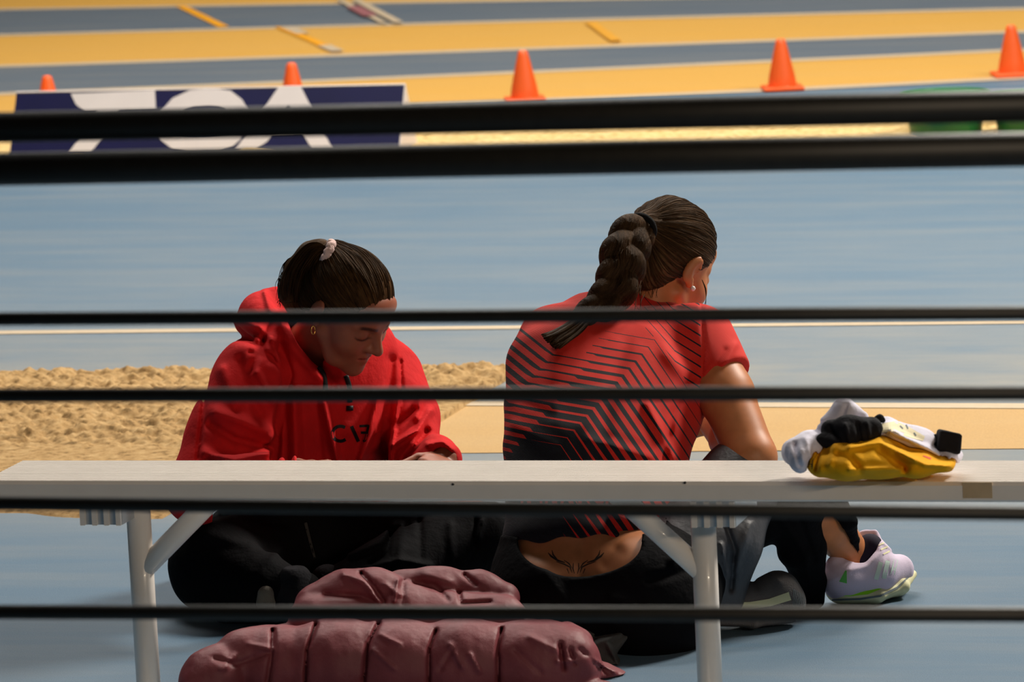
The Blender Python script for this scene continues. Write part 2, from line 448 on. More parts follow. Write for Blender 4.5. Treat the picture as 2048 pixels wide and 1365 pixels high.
def sdf_obj(name, fn, lo, hi, res, mat, parent=None, label=None, loc=None, relax=1):
    v, q = mesh_sdf(fn, lo, hi, res)
    for _ in range(relax):                      # light smoothing of the grid
        s = np.zeros_like(v); c = np.zeros(len(v))
        for a in range(4):
            b = (a + 1) % 4
            np.add.at(s, q[:, a], v[q[:, b]]); np.add.at(c, q[:, a], 1); np.add.at(s, q[:, b], v[q[:, a]]); np.add.at(c, q[:, b], 1)
        v = v * .5 + .5 * s / np.maximum(c, 1)[:, None]
    return obj(name, v, q, mat, parent, True, loc, label)
def world_verts(o):
    n = len(o.data.vertices); v = np.empty(n * 3, f4); o.data.vertices.foreach_get('co', v)
    p = o; b = np.zeros(3)
    while p is not None: b += np.array(p.location); p = p.parent
    return v.reshape(-1, 3) + b
def set_uv(o, uv):
    l = o.data.uv_layers.new(name='UVMap'); n = len(o.data.loops); li = np.empty(n, np.int32); o.data.loops.foreach_get('vertex_index', li)
    l.data.foreach_set('uv', uv[li].astype(f4).ravel())
def set_tint(o, col):
    a = o.data.color_attributes.new('tint', 'FLOAT_COLOR', 'POINT'); a.data.foreach_set('color', np.c_[col, np.ones(len(col))].astype(f4).ravel())
def bvh_of(o):
    me = o.data; v = world_verts(o)
    return BVHTree.FromPolygons([Vector(x) for x in v.tolist()], [tuple(p.vertices) for p in me.polygons])
def cast(bvh, px, py):
    q = F + (px - 1024) / FPX * R - (py - 682.5) / FPX * U; q = q / np.linalg.norm(q)
    h = bvh.ray_cast(Vector(CAM), Vector(q)); return None if h[0] is None else np.array(h[0])
def strips(name, bvh, lines, mat, parent, lift=.0012, step=4, label=None):
    """marks printed or sewn on a surface: each line is ([(px,py),...], width or [widths])"""
    mb = MB()
    for pts, wd in lines:
        pts = [np.array(p, float) for p in pts]; wds = [wd] * len(pts) if np.isscalar(wd) else wd
        dense = []
        for a, b, wa, wb in zip(pts[:-1], pts[1:], wds[:-1], wds[1:]):
            n = max(1, int(np.linalg.norm(b - a) / step))
            dense += [(a + (b - a) * k / n, wa + (wb - wa) * k / n) for k in range(n)]
        dense.append((pts[-1], wds[-1])); rows = []
        for i, (p, w_) in enumerate(dense):
            t = dense[min(i + 1, len(dense) - 1)][0] - dense[max(i - 1, 0)][0]; t = t / (np.linalg.norm(t) + 1e-9); nn = np.array([-t[1], t[0]])
            m = max(2, int(w_ / 5) + 1); row = [cast(bvh, *(p + nn * w_ * (s - .5))) for s in np.linspace(0, 1, m)]
            rows.append((row, m))
        m = max(r_[1] for r_ in rows); rows = []
        for i, (p, w_) in enumerate(dense):
            t = dense[min(i + 1, len(dense) - 1)][0] - dense[max(i - 1, 0)][0]; t = t / (np.linalg.norm(t) + 1e-9); nn = np.array([-t[1], t[0]])
            rows.append([cast(bvh, *(p + nn * w_ * (s - .5))) for s in np.linspace(0, 1, m)])
        for r0, r1 in zip(rows[:-1], rows[1:]):
            for k in range(m - 1):
                c = [r0[k], r0[k + 1], r1[k + 1], r1[k]]
                if any(x is None for x in c): continue
                c = [x + (CAM - x) / np.linalg.norm(CAM - x) * lift for x in c]
                if max(np.linalg.norm(c[0] - x) for x in c) > .03: continue
                mb.add(c, [(0, 3, 2, 1)])
    return mb.build(name, mat, parent, True, label=label) if mb.v else None

#@@SETTING
# ------------------------------------------------------------------ the hall floor and its markings
flo = obj('floor', [(-30, -9, 0), (30, -9, 0), (30, 45, 0), (-30, 45, 0)], [(0, 1, 2, 3)], M['floor'], smooth=False); struct(flo)
def curve_of(pts, deg=2):
    g = np.array([ground(*p)[:2] for p in pts]); return np.polyfit(g[:, 0], g[:, 1], deg)
B1 = curve_of([(0, 21), (300, 13), (600, 8), (1024, 4), (2048, -14)]); B2 = curve_of([(0, 72), (512, 56), (1024, 45), (1536, 31), (2048, 18)])
B3 = curve_of([(0, 134), (512, 116), (1024, 102), (1536, 81), (2048, 65)]); B4 = curve_of([(20, 188), (609, 163), (807, 157), (1024, 149), (1536, 120), (2048, 102)])
B5 = curve_of([(0, 238), (1024, 204), (1536, 181), (2048, 157)])
def band(name, c0, c1, x0, x1, z, mat, off0=0, off1=0, n=40):
    xs = np.linspace(x0, x1, n); v = []; f = []
    for x in xs: v += [(x, np.polyval(c0, x) + off0, z), (x, np.polyval(c1, x) + off1, z), ]
    for i in range(n - 1): f.append((2 * i, 2 * i + 2, 2 * i + 3, 2 * i + 1))
    return obj(name, v, f, mat, flo, False)
X0, X1 = -9.0, 2.5
band('track_lane', B5, B4, X0, X1, .0015, M['lane_yellow']); band('track_lane', B4, B3, X0, X1, .0015, M['lane_grey'])
band('track_lane', B3, B2, X0, X1, .0015, M['lane_yellow']); band('track_lane', B2, B1, X0, X1, .0015, M['lane_grey'])
band('track_lane', B1, B1, X0, X1, .0015, M['lane_yellow'], 0, 1.6)
for c in (B5, B4, B3, B2, B1): band('lane_line', c, c, X0, X1, .003, M['line'], -.06, .06)
tan0 = curve_of([(912, 908), (2048, 899)], 1); tan1 = curve_of([(1440, 808), (2048, 811)], 1)
band('runway', tan0, tan1, -4.5, 4, .0015, M['tan'], n=2); band('lane_line', tan1, tan1, -4.5, 4, .003, M['line'], -.06, .01, n=2)
wl = curve_of([(0, 667), (1024, 655), (2048, 646)], 1); band('lane_line', wl, wl, -6, 5, .002, M['line'], -.03, .03, n=2)
mark_z = [.0045]
def mark(p0, p1, wd, mat):
    a, b = ground(*p0), ground(*p1); t = (b - a) / np.linalg.norm(b - a); n_ = np.array([-t[1], t[0], 0]) * wd / 2; mark_z[0] += .0012; z = np.array([0, 0, mark_z[0]])
    obj('lane_mark', [a + n_ + z, a - n_ + z, b - n_ + z, b + n_ + z], [(0, 1, 2, 3)], mat, flo, False)
mark((362, 14), (448, 56), .05, M['line_orange']); mark((560, 56), (672, 104), .05, M['line_orange'])
mark((572, 56), (606, 70), .06, M['line']); mark((648, 94), (676, 106), .06, M['line'])
mark((1180, 48), (1232, 86), .05, simple('faint_orange_line_paint', lin((220, 158, 52)), .6, .3, .05)); mark((678, 3), (768, 50), .035, M['line']); mark((710, 3), (798, 50), .045, M['line'])
mark((706, 18), (742, 37), .07, M['line_red'])

def heightfield(name, x0, x1, y0, y1, res, hfn, mat, parent=None, label=None):
    xs = np.arange(x0, x1, res); ys = np.arange(y0, y1, res); gx, gy = np.meshgrid(xs, ys, indexing='ij')
    z = hfn(gx, gy); nx, ny = gx.shape; i = np.arange(nx * ny).reshape(nx, ny)
    q = np.stack([i[:-1, :-1], i[1:, :-1], i[1:, 1:], i[:-1, 1:]], -1).reshape(-1, 4)
    zz = z.ravel(); q = q[(zz[q] > -.015).any(1)]
    used = np.unique(q); mp = np.full(nx * ny, -1); mp[used] = np.arange(len(used))
    v = np.c_[gx.ravel(), gy.ravel(), zz][used]; c = v.mean(0); c[2] = 0
    return obj(name, v, mp[q], mat, parent, True, loc=c, label=label)
near_edge = [(-260, 1030), (200, 1031), (330, 1036), (420, 965), (560, 905), (880, 852), (960, 830), (1022, 812), (1034, 778), (1030, 752)]
far_edge = [(-260, 748), (0, 748), (400, 747), (860, 742), (1010, 741), (1034, 760)]
ne = np.array([ground(*p)[:2] for p in near_edge]); fe = np.array([ground(*p)[:2] for p in far_edge])
def sand_h(gx, gy):
    P = np.c_[gx.ravel(), gy.ravel(), np.zeros(gx.size)].astype(f4)
    wob = (vnoise(P, 5) * .10 + vnoise(P, 17) * .04).reshape(gx.shape)
    lo = np.interp(gx, ne[:, 0], ne[:, 1]); hi = np.interp(gx, fe[:, 0], fe[:, 1])
    m = np.minimum(np.minimum(gy - lo, hi - gy), (ne[:-2, 0].max() - gx) * .9) + wob
    e = np.clip(m / .28, -1, 1)
    rough = np.clip((gy - lo - .05 - np.clip((-.7 - gx), 0, .7) * .8) / .2, .12, 1)
    n = (vnoise(P, 24) * .020 + vnoise(P, 52) * .022 + vnoise(P, 105) * .014 + vnoise(P, 7) * .03).reshape(gx.shape)
    return np.where(m < 0, m * .3, .03 * np.sqrt(np.clip(e, 0, 1)) + n * rough * np.clip(m / .06, 0, 1))
sand = heightfield('sand', fe[:, 0].min(), ne[:, 0].max() + .02, ne[:, 1].min() - .1, fe[:, 1].max() + .12, .006, sand_h, M['sand'])
tag(sand, 'raked lumpy damp sand heaped behind the bench beside the red hoodie', 'sand'); sand['kind'] = 'stuff'
fs0 = curve_of([(0, 345), (2048, 300)], 1); fs1 = curve_of([(0, 262), (2048, 235)], 1)
hp = ground(1990, 262)
def far_h(gx, gy):                              # the pit lies behind the rails, level round the board
    P = np.c_[gx.ravel(), gy.ravel(), np.zeros(gx.size)].astype(f4)
    m = np.minimum(gy - np.polyval(fs0, gx), np.polyval(fs1, gx) - gy) + (vnoise(P, 4) * .12).reshape(gx.shape)
    n = (vnoise(P, 6) * .05 + vnoise(P, 16) * .03).reshape(gx.shape)
    h = .09 * np.clip(1 - np.hypot(gx - hp[0], gy - hp[1]) / .13, 0, 1)
    return np.where(m < 0, m * .3, .03 * np.sqrt(np.clip(m / .2, 0, 1)) + n * np.clip(m / .1, 0, 1)) + h
sf = heightfield('sand', -5.5, 1.5, 7.6, 10.6, .022, far_h, M['sand_far'])
tag(sf, 'pale sand of the far jumping pit around the navy board', 'sand'); sf['kind'] = 'stuff'

#@@FAR
# ------------------------------------------------------------------ far objects: cones, board, tubs
cone_px = [(2025, 157, 100), (1565, 185, 100), (1050, 208, 100), (588, 233, 96), (100, 259, 96)]
cone_lab = ['orange cone cut by the right edge of the frame', 'orange cone second from the right, above the black handrail', 'orange cone beside the right end of the navy board, fully in view',
            'orange cone tip showing above the letter A of the navy board', 'orange cone tip at the left end of the navy board']
def make_cone(label, loc):
    t = thing('traffic_cone', label, 'cone', loc, 'orange cones along the bend of the track')
    return t
cone0 = None
for (px, py, hpx), lab in zip(cone_px, cone_lab):
    g = ground(px, py - 4); g[2] = .004
    if cone0 is None:
        cone0 = make_cone(lab, g)
        prof = [(.058, .012), (.055, .016), (.0555, .022), (.050, .055), (.0355, .12), (.0215, .18), (.018, .192), (.012, .197), (.0, .198)]
        MB().lathe(prof, g, 28).build('cone_body', M['cone'], cone0, True)
        MB().box(g + np.array([0, 0, .007]), (.078, .078, .007), [[.95, .31, 0], [-.31, .95, 0], [0, 0, 1]]).build('cone_base', M['cone'], cone0, False, bevel=.004)
        cone_parts = list(cone0.children)
    else:
        t = make_cone(lab, g)
        for ch in cone_parts:
            c = ch.copy(); c.parent = t; sc.collection.objects.link(c)
tl = on_plane(33, 183, (0, 8.55, 0), (0, 1, 0)); tr = on_plane(809, 167, (0, 8.55, 0), (0, 1, 0)); zr = (tl[2] + tr[2]) / 2
bx0, bx1, by, sp = tl[0], tr[0], 8.55, .13
board = thing('banner_board', 'low navy tent-shaped board with white letters standing on the far sand', 'board', ((bx0 + bx1) / 2, by, .0))
nf = np.array([0, -zr, sp]) / np.hypot(zr, sp)          # normal of the front slope, towards the camera
def slab(y0, y1, t, mat, name, x0, x1):
    n_ = np.array([0, -zr, sp * np.sign(by - y0)]) if y0 < by else np.array([0, zr, sp]); n_ = n_ / np.linalg.norm(n_)
    MB().prism([(x0, y0, .0), (x1, y0, .0), (x1, y1, zr), (x0, y1, zr)], -n_, t).build(name, mat, board)
slab(by - sp, by, .006, M['navy'], 'front_panel', bx0, bx1); slab(by + sp, by, .006, M['white_print'], 'back_panel', bx0, bx1)
MB().prism([(bx1, by - sp, 0), (bx1, by + sp, 0), (bx1, by, zr)], (1, 0, 0), .004).build('end_panel', M['white_print'], board)
def letter(polys):
    mb = MB()
    for poly in polys:
        pts = [on_plane(x, y, (0, by, zr), nf) + nf * .001 for x, y in poly]
        mb.prism(pts, nf, .0015)
    return mb.build('letter', M['white_print'], board)
letter([[(142, 188), (310, 181), (312, 220), (170, 224), (152, 209)], [(196, 222), (240, 221), (214, 262), (182, 306), (138, 306), (166, 266)], [(216, 246), (300, 243), (288, 270), (198, 273)]])
c_out = [(492, 240), (497, 222), (485, 200), (462, 182), (425, 177), (380, 181), (345, 197), (322, 224), (312, 252), (322, 280), (345, 299), (375, 304), (440, 303), (466, 293), (480, 280), (484, 268)]
c_in = [(452, 240), (455, 230), (450, 219), (438, 214), (418, 212), (388, 214), (372, 220), (356, 234), (350, 252), (356, 266), (368, 271), (390, 272), (430, 271), (440, 269), (444, 268), (446, 266)]
letter([[c_out[i], c_out[i + 1], c_in[i + 1], c_in[i]] for i in range(len(c_out) - 1)])
letter([[(558, 174), (580, 174), (580, 208), (577, 211), (535, 283), (511, 300), (471, 300)], [(580, 174), (602, 174), (666, 300), (624, 300), (577, 211), (580, 208)], [(556, 248), (598, 247), (606, 266), (545, 268)]])
for px, py, s, lab in ((1893, 290, 1.0, 'green plastic tub half sunk in the far sand, left of the two tubs'), (2062, 285, .92, 'green plastic tub cut by the right edge, behind a small sand heap')):
    g = ground(px, py); g[2] = 0.0
    t = thing('plastic_tub', lab, 'tub', g, 'green tubs in the far sand')
    MB().lathe([(.0, .012), (.10 * s, .012), (.12 * s, .02), (.135 * s, .14 * s), (.15 * s, .178 * s), (.142 * s, .178 * s), (.125 * s, .12 * s), (.11 * s, .03), (0, .03)], g, 36).build('tub_body', M['green'], t, True)
    ring = [g + np.array([.15 * s * np.cos(a), .15 * s * np.sin(a), .178 * s]) for a in np.linspace(0, 2 * np.pi, 37)]
    MB().tube(ring, .007, 8).build('tub_rim', M['green'], t, True)

#@@BENCH
# ------------------------------------------------------------------ bench
yb0, yb1, zt = -.10, .105, .45
xl, xr = ground(45, 922, zt)[0], 1.75
bench = thing('bench', 'long white metal bench standing in front of the two seated people', 'bench', ((xl + xr) / 2, 0, 0))
prof = [(yb0 + .004, zt - .034), (yb0, zt - .030), (yb0, zt - .006), (yb0 + .005, zt)]
ng = 13
for i in range(ng):
    y = yb0 + .012 + (yb1 - yb0 - .024) * i / (ng - 1)
    prof += [(y - .0022, zt), (y - .0012, zt - .0016), (y + .0012, zt - .0016), (y + .0022, zt)]
prof += [(yb1 - .005, zt), (yb1, zt - .006), (yb1, zt - .030), (yb1 - .004, zt - .034)]
mb = MB(); mb.prism([(xl, y, z) for y, z in prof], (1, 0, 0), xr - xl); mb.build('seat_plank', M['white_metal'], bench)
legx = [on_plane(287, 1200, (0, 0, 0), (0, 1, 0))[0], on_plane(1413, 1200, (0, 0, 0), (0, 1, 0))[0], 1.35]
for k, lx in enumerate(legx):
    s = -1 if k == 0 else 1                     # the bracket sits outboard of the leg, the brace runs inward
    lg = MB().tube([(lx, 0, .02), (lx, 0, zt - .045)], .0215, 24).build('leg', M['white_metal'], bench, True)
    MB().tube([(lx, -.17, .022), (lx, .06, .022)], .018, 16).build('foot_bar', M['white_metal'], lg, True)
    br = MB().box((lx + s * .038, 0, zt - .058), (.038, .085, .022))
    br.build('bracket', M['alu'], bench)
    rb = MB()
    for i in range(4): rb.box((lx + s * .038 - .033 + .022 * i, -.088, zt - .058), (.0042, .005, .022))
    rb.build('bracket_rib', M['white_metal'], lg)
    MB().tube([(lx - s * .005, 0, .275), (lx - s * .16, 0, zt - .03)], .0185, 18).build('brace', M['white_metal'], bench, True)
def on_front(px, py): return on_plane(px, py, (0, yb0, 0), (0, 1, 0))
for px, py in ((1370, 966), (906, 969)):
    p = on_front(px, py); MB().tube([p + np.array([0, .002, 0]), p - np.array([0, .0015, 0])], .0022, 10).build('screw', M['screw'], bench, True)
a, b = on_front(1925, 965), on_front(1985, 997)
MB().box((np.array(a) + b) / 2, (abs(b[0] - a[0]) / 2, .0008, abs(b[2] - a[2]) / 2)).build('tape_strip', M['tape'], bench, label='beige tape on the front edge')

#@@RAIL
# ------------------------------------------------------------------ guard railing between the stand and the track
yr = -2.75
rail = thing('guard_railing', 'black painted metal railing with thin round bars crossing the whole view', 'railing', (.9, yr, 0))
bars = [(255, 212, .0178, 'handrail'), (339, 299, .0192, 'handrail'), (638.5, 626.5, .0080, 'rail_bar'), (791.5, 786.5, .0084, 'rail_bar'), (1007.5, 1027.5, .0084, 'rail_bar'), (1225, 1230.5, .0086, 'rail_bar')]
ends = [[], []]
for y0, y1, r_, nm in bars:
    a = on_plane(0, y0, (0, yr, 0), (0, 1, 0)); b = on_plane(2048, y1, (0, yr, 0), (0, 1, 0)); t = b - a
    a2, b2 = a - t * .25, b + t * .25; ends[0].append(a2); ends[1].append(b2)
    MB().tube([a2, b2], r_, 20).build(nm, M['rail'], rail, True)
for e in ends:
    top = max(p[2] for p in e); MB().tube([(e[0][0], yr, 0), (e[0][0], yr, top + .02)], .022, 16).build('post', M['rail'], rail, True)

#@@PEOPLE
# ------------------------------------------------------------------ people
def head_frame(px, py, d, x, y, z, s=1.0):
    x, y, z = cv(*x), cv(*y), cv(*z)
    y = y / np.linalg.norm(y); x = np.cross(y, z); x /= np.linalg.norm(x); z = np.cross(x, y)
    return dict(o=P3(px, py, d), ax=np.array([x, y, z]), s=s)
def hw(h, p): return h['o'] + np.asarray(p, float) * h['s'] @ h['ax']
def hl(h, P): return (P - h['o'].astype(P.dtype)) @ h['ax'].T.astype(P.dtype) / h['s']
def in_head(h, f):
    return lambda P: f(hl(h, P).astype(f4)) * f4(h['s'])
def head_sdf(cc=(0, -.012, .045), cr=(.072, .093, .081)):
    base = uni(.03, ell(cc, cr), ell((0, .040, -.02), (.057, .052, .083)))
    jaw = uni(.02, chain([(.048, .0, -.048), (.034, .045, -.085), (0, .074, -.100)], [.016, .017, .017], .02), chain([(-.048, .0, -.048), (-.034, .045, -.085), (0, .074, -.100)], [.016, .017, .017], .02))
    f = uni(.025, base, jaw, sph((.034, .060, -.030), .026), sph((-.034, .060, -.030), .026), ell((0, .070, -.066), (.026, .022, .026)))
    f = uni(.014, f, chain([(.042, .066, .022), (.018, .082, .021), (-.018, .082, .021), (-.042, .066, .022)], [.008, .010, .010, .008]), ell((0, .068, .052), (.05, .022, .03)))
    f = sub(f, uni(.008, ell((.031, .097, .004), (.019, .016, .012)), ell((-.031, .097, .004), (.019, .016, .012))), .012)
    f = uni(.006, f, ell((.031, .078, .003), (.015, .0115, .0105)), ell((-.031, .078, .003), (.015, .0115, .0105)))
    nose = uni(.008, cap((0, .086, .014), (0, .110, -.024), .0075, .0095), sph((0, .111, -.027), .0095), ell((.0115, .098, -.030), (.007, .010, .007)), ell((-.0115, .098, -.030), (.007, .010, .007)))
    f = uni(.012, f, nose)
    f = sub(f, uni(.002, sph((.006, .103, -.037), .0036), sph((-.006, .103, -.037), .0036)), .003)
    f = uni(.006, f, chain([(.021, .080, -.060), (.006, .0915, -.054), (-.006, .0915, -.054), (-.021, .080, -.060)], [.003, .0062, .0062, .003], .004), chain([(.019, .080, -.063), (0, .0905, -.068), (-.019, .080, -.063)], [.003, .0075, .003], .004))
    f = sub(f, chain([(.022, .088, -.0605), (0, .099, -.0605), (-.022, .088, -.0605)], [.0012, .0022, .0012], .002), .003)
    f = uni(.012, f, sph((0, .078, -.098), .016))
    for s in (1, -1):
        ax = np.array([[s * .93, -.36, 0], [.33 * s, .90, -.28], [.10 * s, .26, .96]]); ax = ax / np.linalg.norm(ax, axis=1)[:, None]
        ear = sub(uni(.006, ell((s * .080, -.012, .004), (.0075, .0175, .031), ax), sph((s * .0765, -.004, -.024), .0085)), uni(.004, ell((s * .089, -.004, .004), (.007, .009, .018), ax), sph((s * .086, .0, -.006), .007)), .004)
        f = uni(.005, f, ear)
    return f
HEAD = head_sdf(); HEAD_BENT = head_sdf((0, -.005, .034), (.071, .090, .074))
def face_tint(h, V, lip=(1.0, .62, .62), brow=.16):
    L = hl(h, V); x, y, z = np.abs(L[:, 0]), L[:, 1], L[:, 2]; c = np.ones((len(V), 3))
    inside = (y > .05) & (np.abs(z) < .12) & (x < .09)
    def blend(m, col):
        m = np.clip(m, 0, 1)[:, None]; c[:] = c * (1 - m) + np.array(col) * m
    zb = .0215 + .004 * np.sin(np.clip((x - .012) / .04, 0, 1) * np.pi)
    blend(inside * (y > .055) * np.clip(1.6 - np.abs(z - zb) / .0038, 0, 1) * np.clip((x - .010) / .004, 0, 1) * np.clip((.050 - x) / .006, 0, 1), (brow, brow * .8, brow * .7))
    ez = -.003 - .0035 * np.cos((x - .031) / .016 * 1.4)
    blend(inside * (y > .06) * np.clip(1.7 - np.abs(z - ez) / .0022, 0, 1) * np.clip(1 - ((x - .031) / .019) ** 2, 0, 1) ** .5, (.05, .035, .03))
    blend(.30 * inside * (y > .06) * np.exp(-((x - .031) / .017) ** 2 - ((z - .006) / .010) ** 2), (.55, .38, .34))
    blend(inside * (y > .075) * np.clip(1.5 - np.abs(z + .061) / .0085 - (x / .022) ** 2 * .8, 0, 1), lip)
    blend(inside * (y > .08) * np.clip(1.6 - np.abs(z + .0605) / .0013, 0, 1) * (x < .021), (.28, .10, .10))
    blend(.25 * inside * np.exp(-((x - .042) / .02) ** 2 - ((z + .03) / .02) ** 2), (1.0, .72, .68))
    return c
def hair_uv(h, V, T):
    L = hl(h, V); c = np.array([0, -.012, .045]); a = np.asarray(T, float) - c; a /= np.linalg.norm(a)
    q = L - c; q /= np.linalg.norm(q, axis=1)[:, None] + 1e-9
    e1 = np.cross(a, [1.0, .13, .02]); e1 /= np.linalg.norm(e1); e2 = np.cross(a, e1)
    return np.c_[np.arctan2(q @ e2, q @ e1) / np.pi, np.arccos(np.clip(q @ a, -1, 1))]
def groove(h, f, T, amp):                       # strands combed towards the tie
    rnd = np.random.default_rng(3); tab = np.cumsum(rnd.normal(size=512)) * 0 + rnd.random(512)
    def g(P):
        d = f(P); m = np.abs(d) < .02
        if m.any():
            uv = hair_uv(h, P[m].astype(float), T); t = (uv[:, 0] + 1) * 75 + 2.5 * np.sin(uv[:, 1] * 3.1)
            i = np.floor(t).astype(int); w_ = t - i; w_ = w_ * w_ * (3 - 2 * w_)
            n = tab[i % 512] * (1 - w_) + tab[(i + 1) % 512] * w_
            t2 = (uv[:, 0] + 1) * 19 + np.sin(uv[:, 1] * 2.0); i2 = np.floor(t2).astype(int); w2 = t2 - i2; w2 = w2 * w2 * (3 - 2 * w2)
            n2 = tab[(i2 + 99) % 512] * (1 - w2) + tab[(i2 + 100) % 512] * w2
            d = d.copy(); d[m] -= (amp * (n - .5) + amp * 1.6 * (n2 - .5)).astype(f4)
        return d
    return g
def hand_sdf(wrist, fwd, palm_n, size=1.0, curl=.7, side=1):
    """palm, five separate fingers; palm_n points out of the palm, side = +1 when the thumb is on fwd x palm_n"""
    fw = np.asarray(fwd) / np.linalg.norm(fwd); pn = np.asarray(palm_n) - fw * np.dot(palm_n, fw); pn /= np.linalg.norm(pn); th = np.cross(fw, pn) * side
    w_ = np.asarray(wrist); s = size; fs = []
    palm = loft([(w_ + fw * .005 * s, .026 * s, .017 * s), (w_ + fw * .045 * s, .036 * s, .014 * s), (w_ + fw * .080 * s, .038 * s, .012 * s)], th)
    fs.append(palm)
    for k, (o, ln, r) in enumerate(((.028, .072, .0082), (.0095, .080, .0086), (-.0095, .074, .0082), (-.028, .058, .0072))):
        p = w_ + fw * (.086 - .004 * abs(k - 1)) * s + th * o * s; a = .12
        pts = [p - fw * .03 * s]; pts.append(p); dirv = fw + th * o * 1.2
        for j, q in enumerate((.46, .30, .24)):
            a += curl * (.55, .75, .5)[j]
            pts.append(pts[-1] + (dirv * np.cos(a) + pn * np.sin(a)) / np.linalg.norm(dirv) * ln * q * s)
        fs.append(chain(pts, [r * s * x for x in (1.0, 1.05, .95, .86, .72)], .003))
    p = w_ + fw * .022 * s + th * .026 * s
    pts = [p, p + (fw * .6 + th * .7 + pn * .25) * .034 * s, p + (fw * .95 + th * .8 + pn * .55) * .058 * s, p + (fw * 1.25 + th * .78 + pn * .85) * .076 * s]
    fs.append(chain(pts, [.013 * s, .0105 * s, .0092 * s, .0075 * s], .004))
    return uni(.005, *fs)
def tubes_uv(name, paths, rad, mat, parent, n=8, taper=True, label=None):
    mb = MB(); uvs = []
    for i, pts in enumerate(paths):
        r0 = rad[i] if isinstance(rad, list) else rad
        k = len(pts); rr = r0 if not np.isscalar(r0) else [r0 * (1 - .6 * (j / (k - 1)) ** 2 if taper else 1) for j in range(k)]
        mb.tube(pts, rr, n)
        uvs += [(i * .37 + q / n * .12, j * .12) for j in range(k) for q in range(n)]
    o = mb.build(name, mat, parent, True, label=label); set_uv(o, np.array(uvs)); o['kind'] = 'stuff'; return o
def smooth_path(pts, n=24):
    pts = np.array(pts, float); k = len(pts); out = []
    for t in np.linspace(0, k - 1 - 1e-6, n):
        i = int(t); u = t - i; p0, p1, p2, p3 = pts[max(i - 1, 0)], pts[i], pts[i + 1], pts[min(i + 2, k - 1)]
        out.append(.5 * (2 * p1 + (p2 - p0) * u + (2 * p0 - 5 * p1 + 4 * p2 - p3) * u * u + (3 * p1 - p0 - 3 * p2 + p3) * u ** 3))
    return out

def combed(name, h, hair_o, T, mat, parent, n, seed, stop=.16):
    bv = bvh_of(hair_o); r_ = random.Random(seed); c = np.array([0, -.012, .045]); a = np.asarray(T, float) - c; a /= np.linalg.norm(a)
    e1 = np.cross(a, [1.0, .13, .02]); e1 /= np.linalg.norm(e1); e2 = np.cross(a, e1); wc = hw(h, c); paths = []
    tries = 0
    while len(paths) < n and tries < n * 4:
        tries += 1; u_ = r_.uniform(-math.pi, math.pi); th = r_.uniform(.9, 2.6); end = r_.uniform(stop, th * .55); pth = []; dr = r_.uniform(-.05, .05); lift = r_.uniform(.0002, .0016)
        for t in np.linspace(th, end, 14):
            uu = u_ + dr * (th - t); q = a * math.cos(t) + (e1 * math.cos(uu) + e2 * math.sin(uu)) * math.sin(t); wq = q @ h['ax']
            hit = bv.ray_cast(Vector(wc + wq * .25), Vector(-wq))
            if hit[0] is None or np.linalg.norm(np.array(hit[0]) - wc) < .05: continue
            pth.append(np.array(hit[0]) + wq * lift)
        if len(pth) >= 6: paths.append(pth)
    return tubes_uv(name, paths, [r_.uniform(.0005, .0011) for _ in paths], mat, parent, 5)

# ---------------------------------------------------------------- the girl in the striped shirt, back to the camera
gR = ground(1210, 1285); gR[2] = 0
pr = thing('person', 'seated person with a brown braid and red shirt striped in black, back turned', 'person', gR)
hR = head_frame(1333, 533, 9.44, (.695, -.264, .669), (.635, -.30, -.71), (.338, .90, -.10), .985)
spR = [(P3(1168, 1165, 9.14), .150, .115), (P3(1168, 1085, 9.14), .133, .095), (P3(1180, 1000, 9.17), .140, .095), (P3(1190, 915, 9.21), .153, .105),
       (P3(1199, 835, 9.26), .160, .112), (P3(1212, 770, 9.31), .172, .115), (P3(1228, 728, 9.35), .164, .100), (P3(1246, 702, 9.38), .120, .078), (P3(1300, 664, 9.41), .092, .060)]
XR = R * .97 + F * .25
torsoR = loft(spR, XR, .03)
skinR = loft([(p, a - (.014 if i > 1 else 0), b - (.014 if i > 1 else 0)) for i, (p, a, b) in enumerate(spR)], XR, .03)
neckR = cap(P3(1300, 640, 9.41), hw(hR, (0, -.022, -.045)), .050, .047)
armR = chain([P3(1400, 690, 9.33), P3(1452, 790, 9.27), P3(1503, 915, 9.20)], [.060, .051, .047], .02)
foreR = chain([P3(1503, 915, 9.20), P3(1462, 880, 9.38), P3(1418, 835, 9.55)], [.046, .040, .028], .015)
armRl = chain([P3(1124, 742, 9.36), P3(1150, 880, 9.62)], [.054, .045], .02); foreRl = chain([P3(1150, 880, 9.62), P3(1270, 890, 9.70), P3(1330, 850, 9.66)], [.044, .036, .027], .01)
hndR = hand_sdf(P3(1418, 835, 9.55), P3(1380, 765, 9.62) - P3(1418, 835, 9.55), -R * .9 + F * .1, .92, .7, 1)
hndRl = hand_sdf(P3(1330, 850, 9.66), P3(1400, 815, 9.60) - P3(1330, 850, 9.66), U * .3 + F, .92, .5, -1)
hipR = uni(.05, sph(P3(1105, 1195, 9.10), .112), sph(P3(1300, 1200, 9.08), .116), ell(P3(1195, 1150, 9.13), (.155, .11, .10), [XR / np.linalg.norm(XR), F, U]))
thighRr = chain([P3(1310, 1190, 9.10), P3(1480, 964, 9.23)], [.094, .060], .02); shinRr = chain([P3(1480, 964, 9.23), P3(1452, 1080, 9.17), P3(1428, 1200, 9.19)], [.056, .048, .034], .02)
thighRl = chain([P3(1200, 1130, 9.34), P3(1596, 988, 9.25)], [.092, .054], .02); shinRl = chain([P3(1596, 990, 9.25), P3(1648, 1045, 9.31), P3(1710, 1112, 9.40)], [.050, .046, .032], .02)
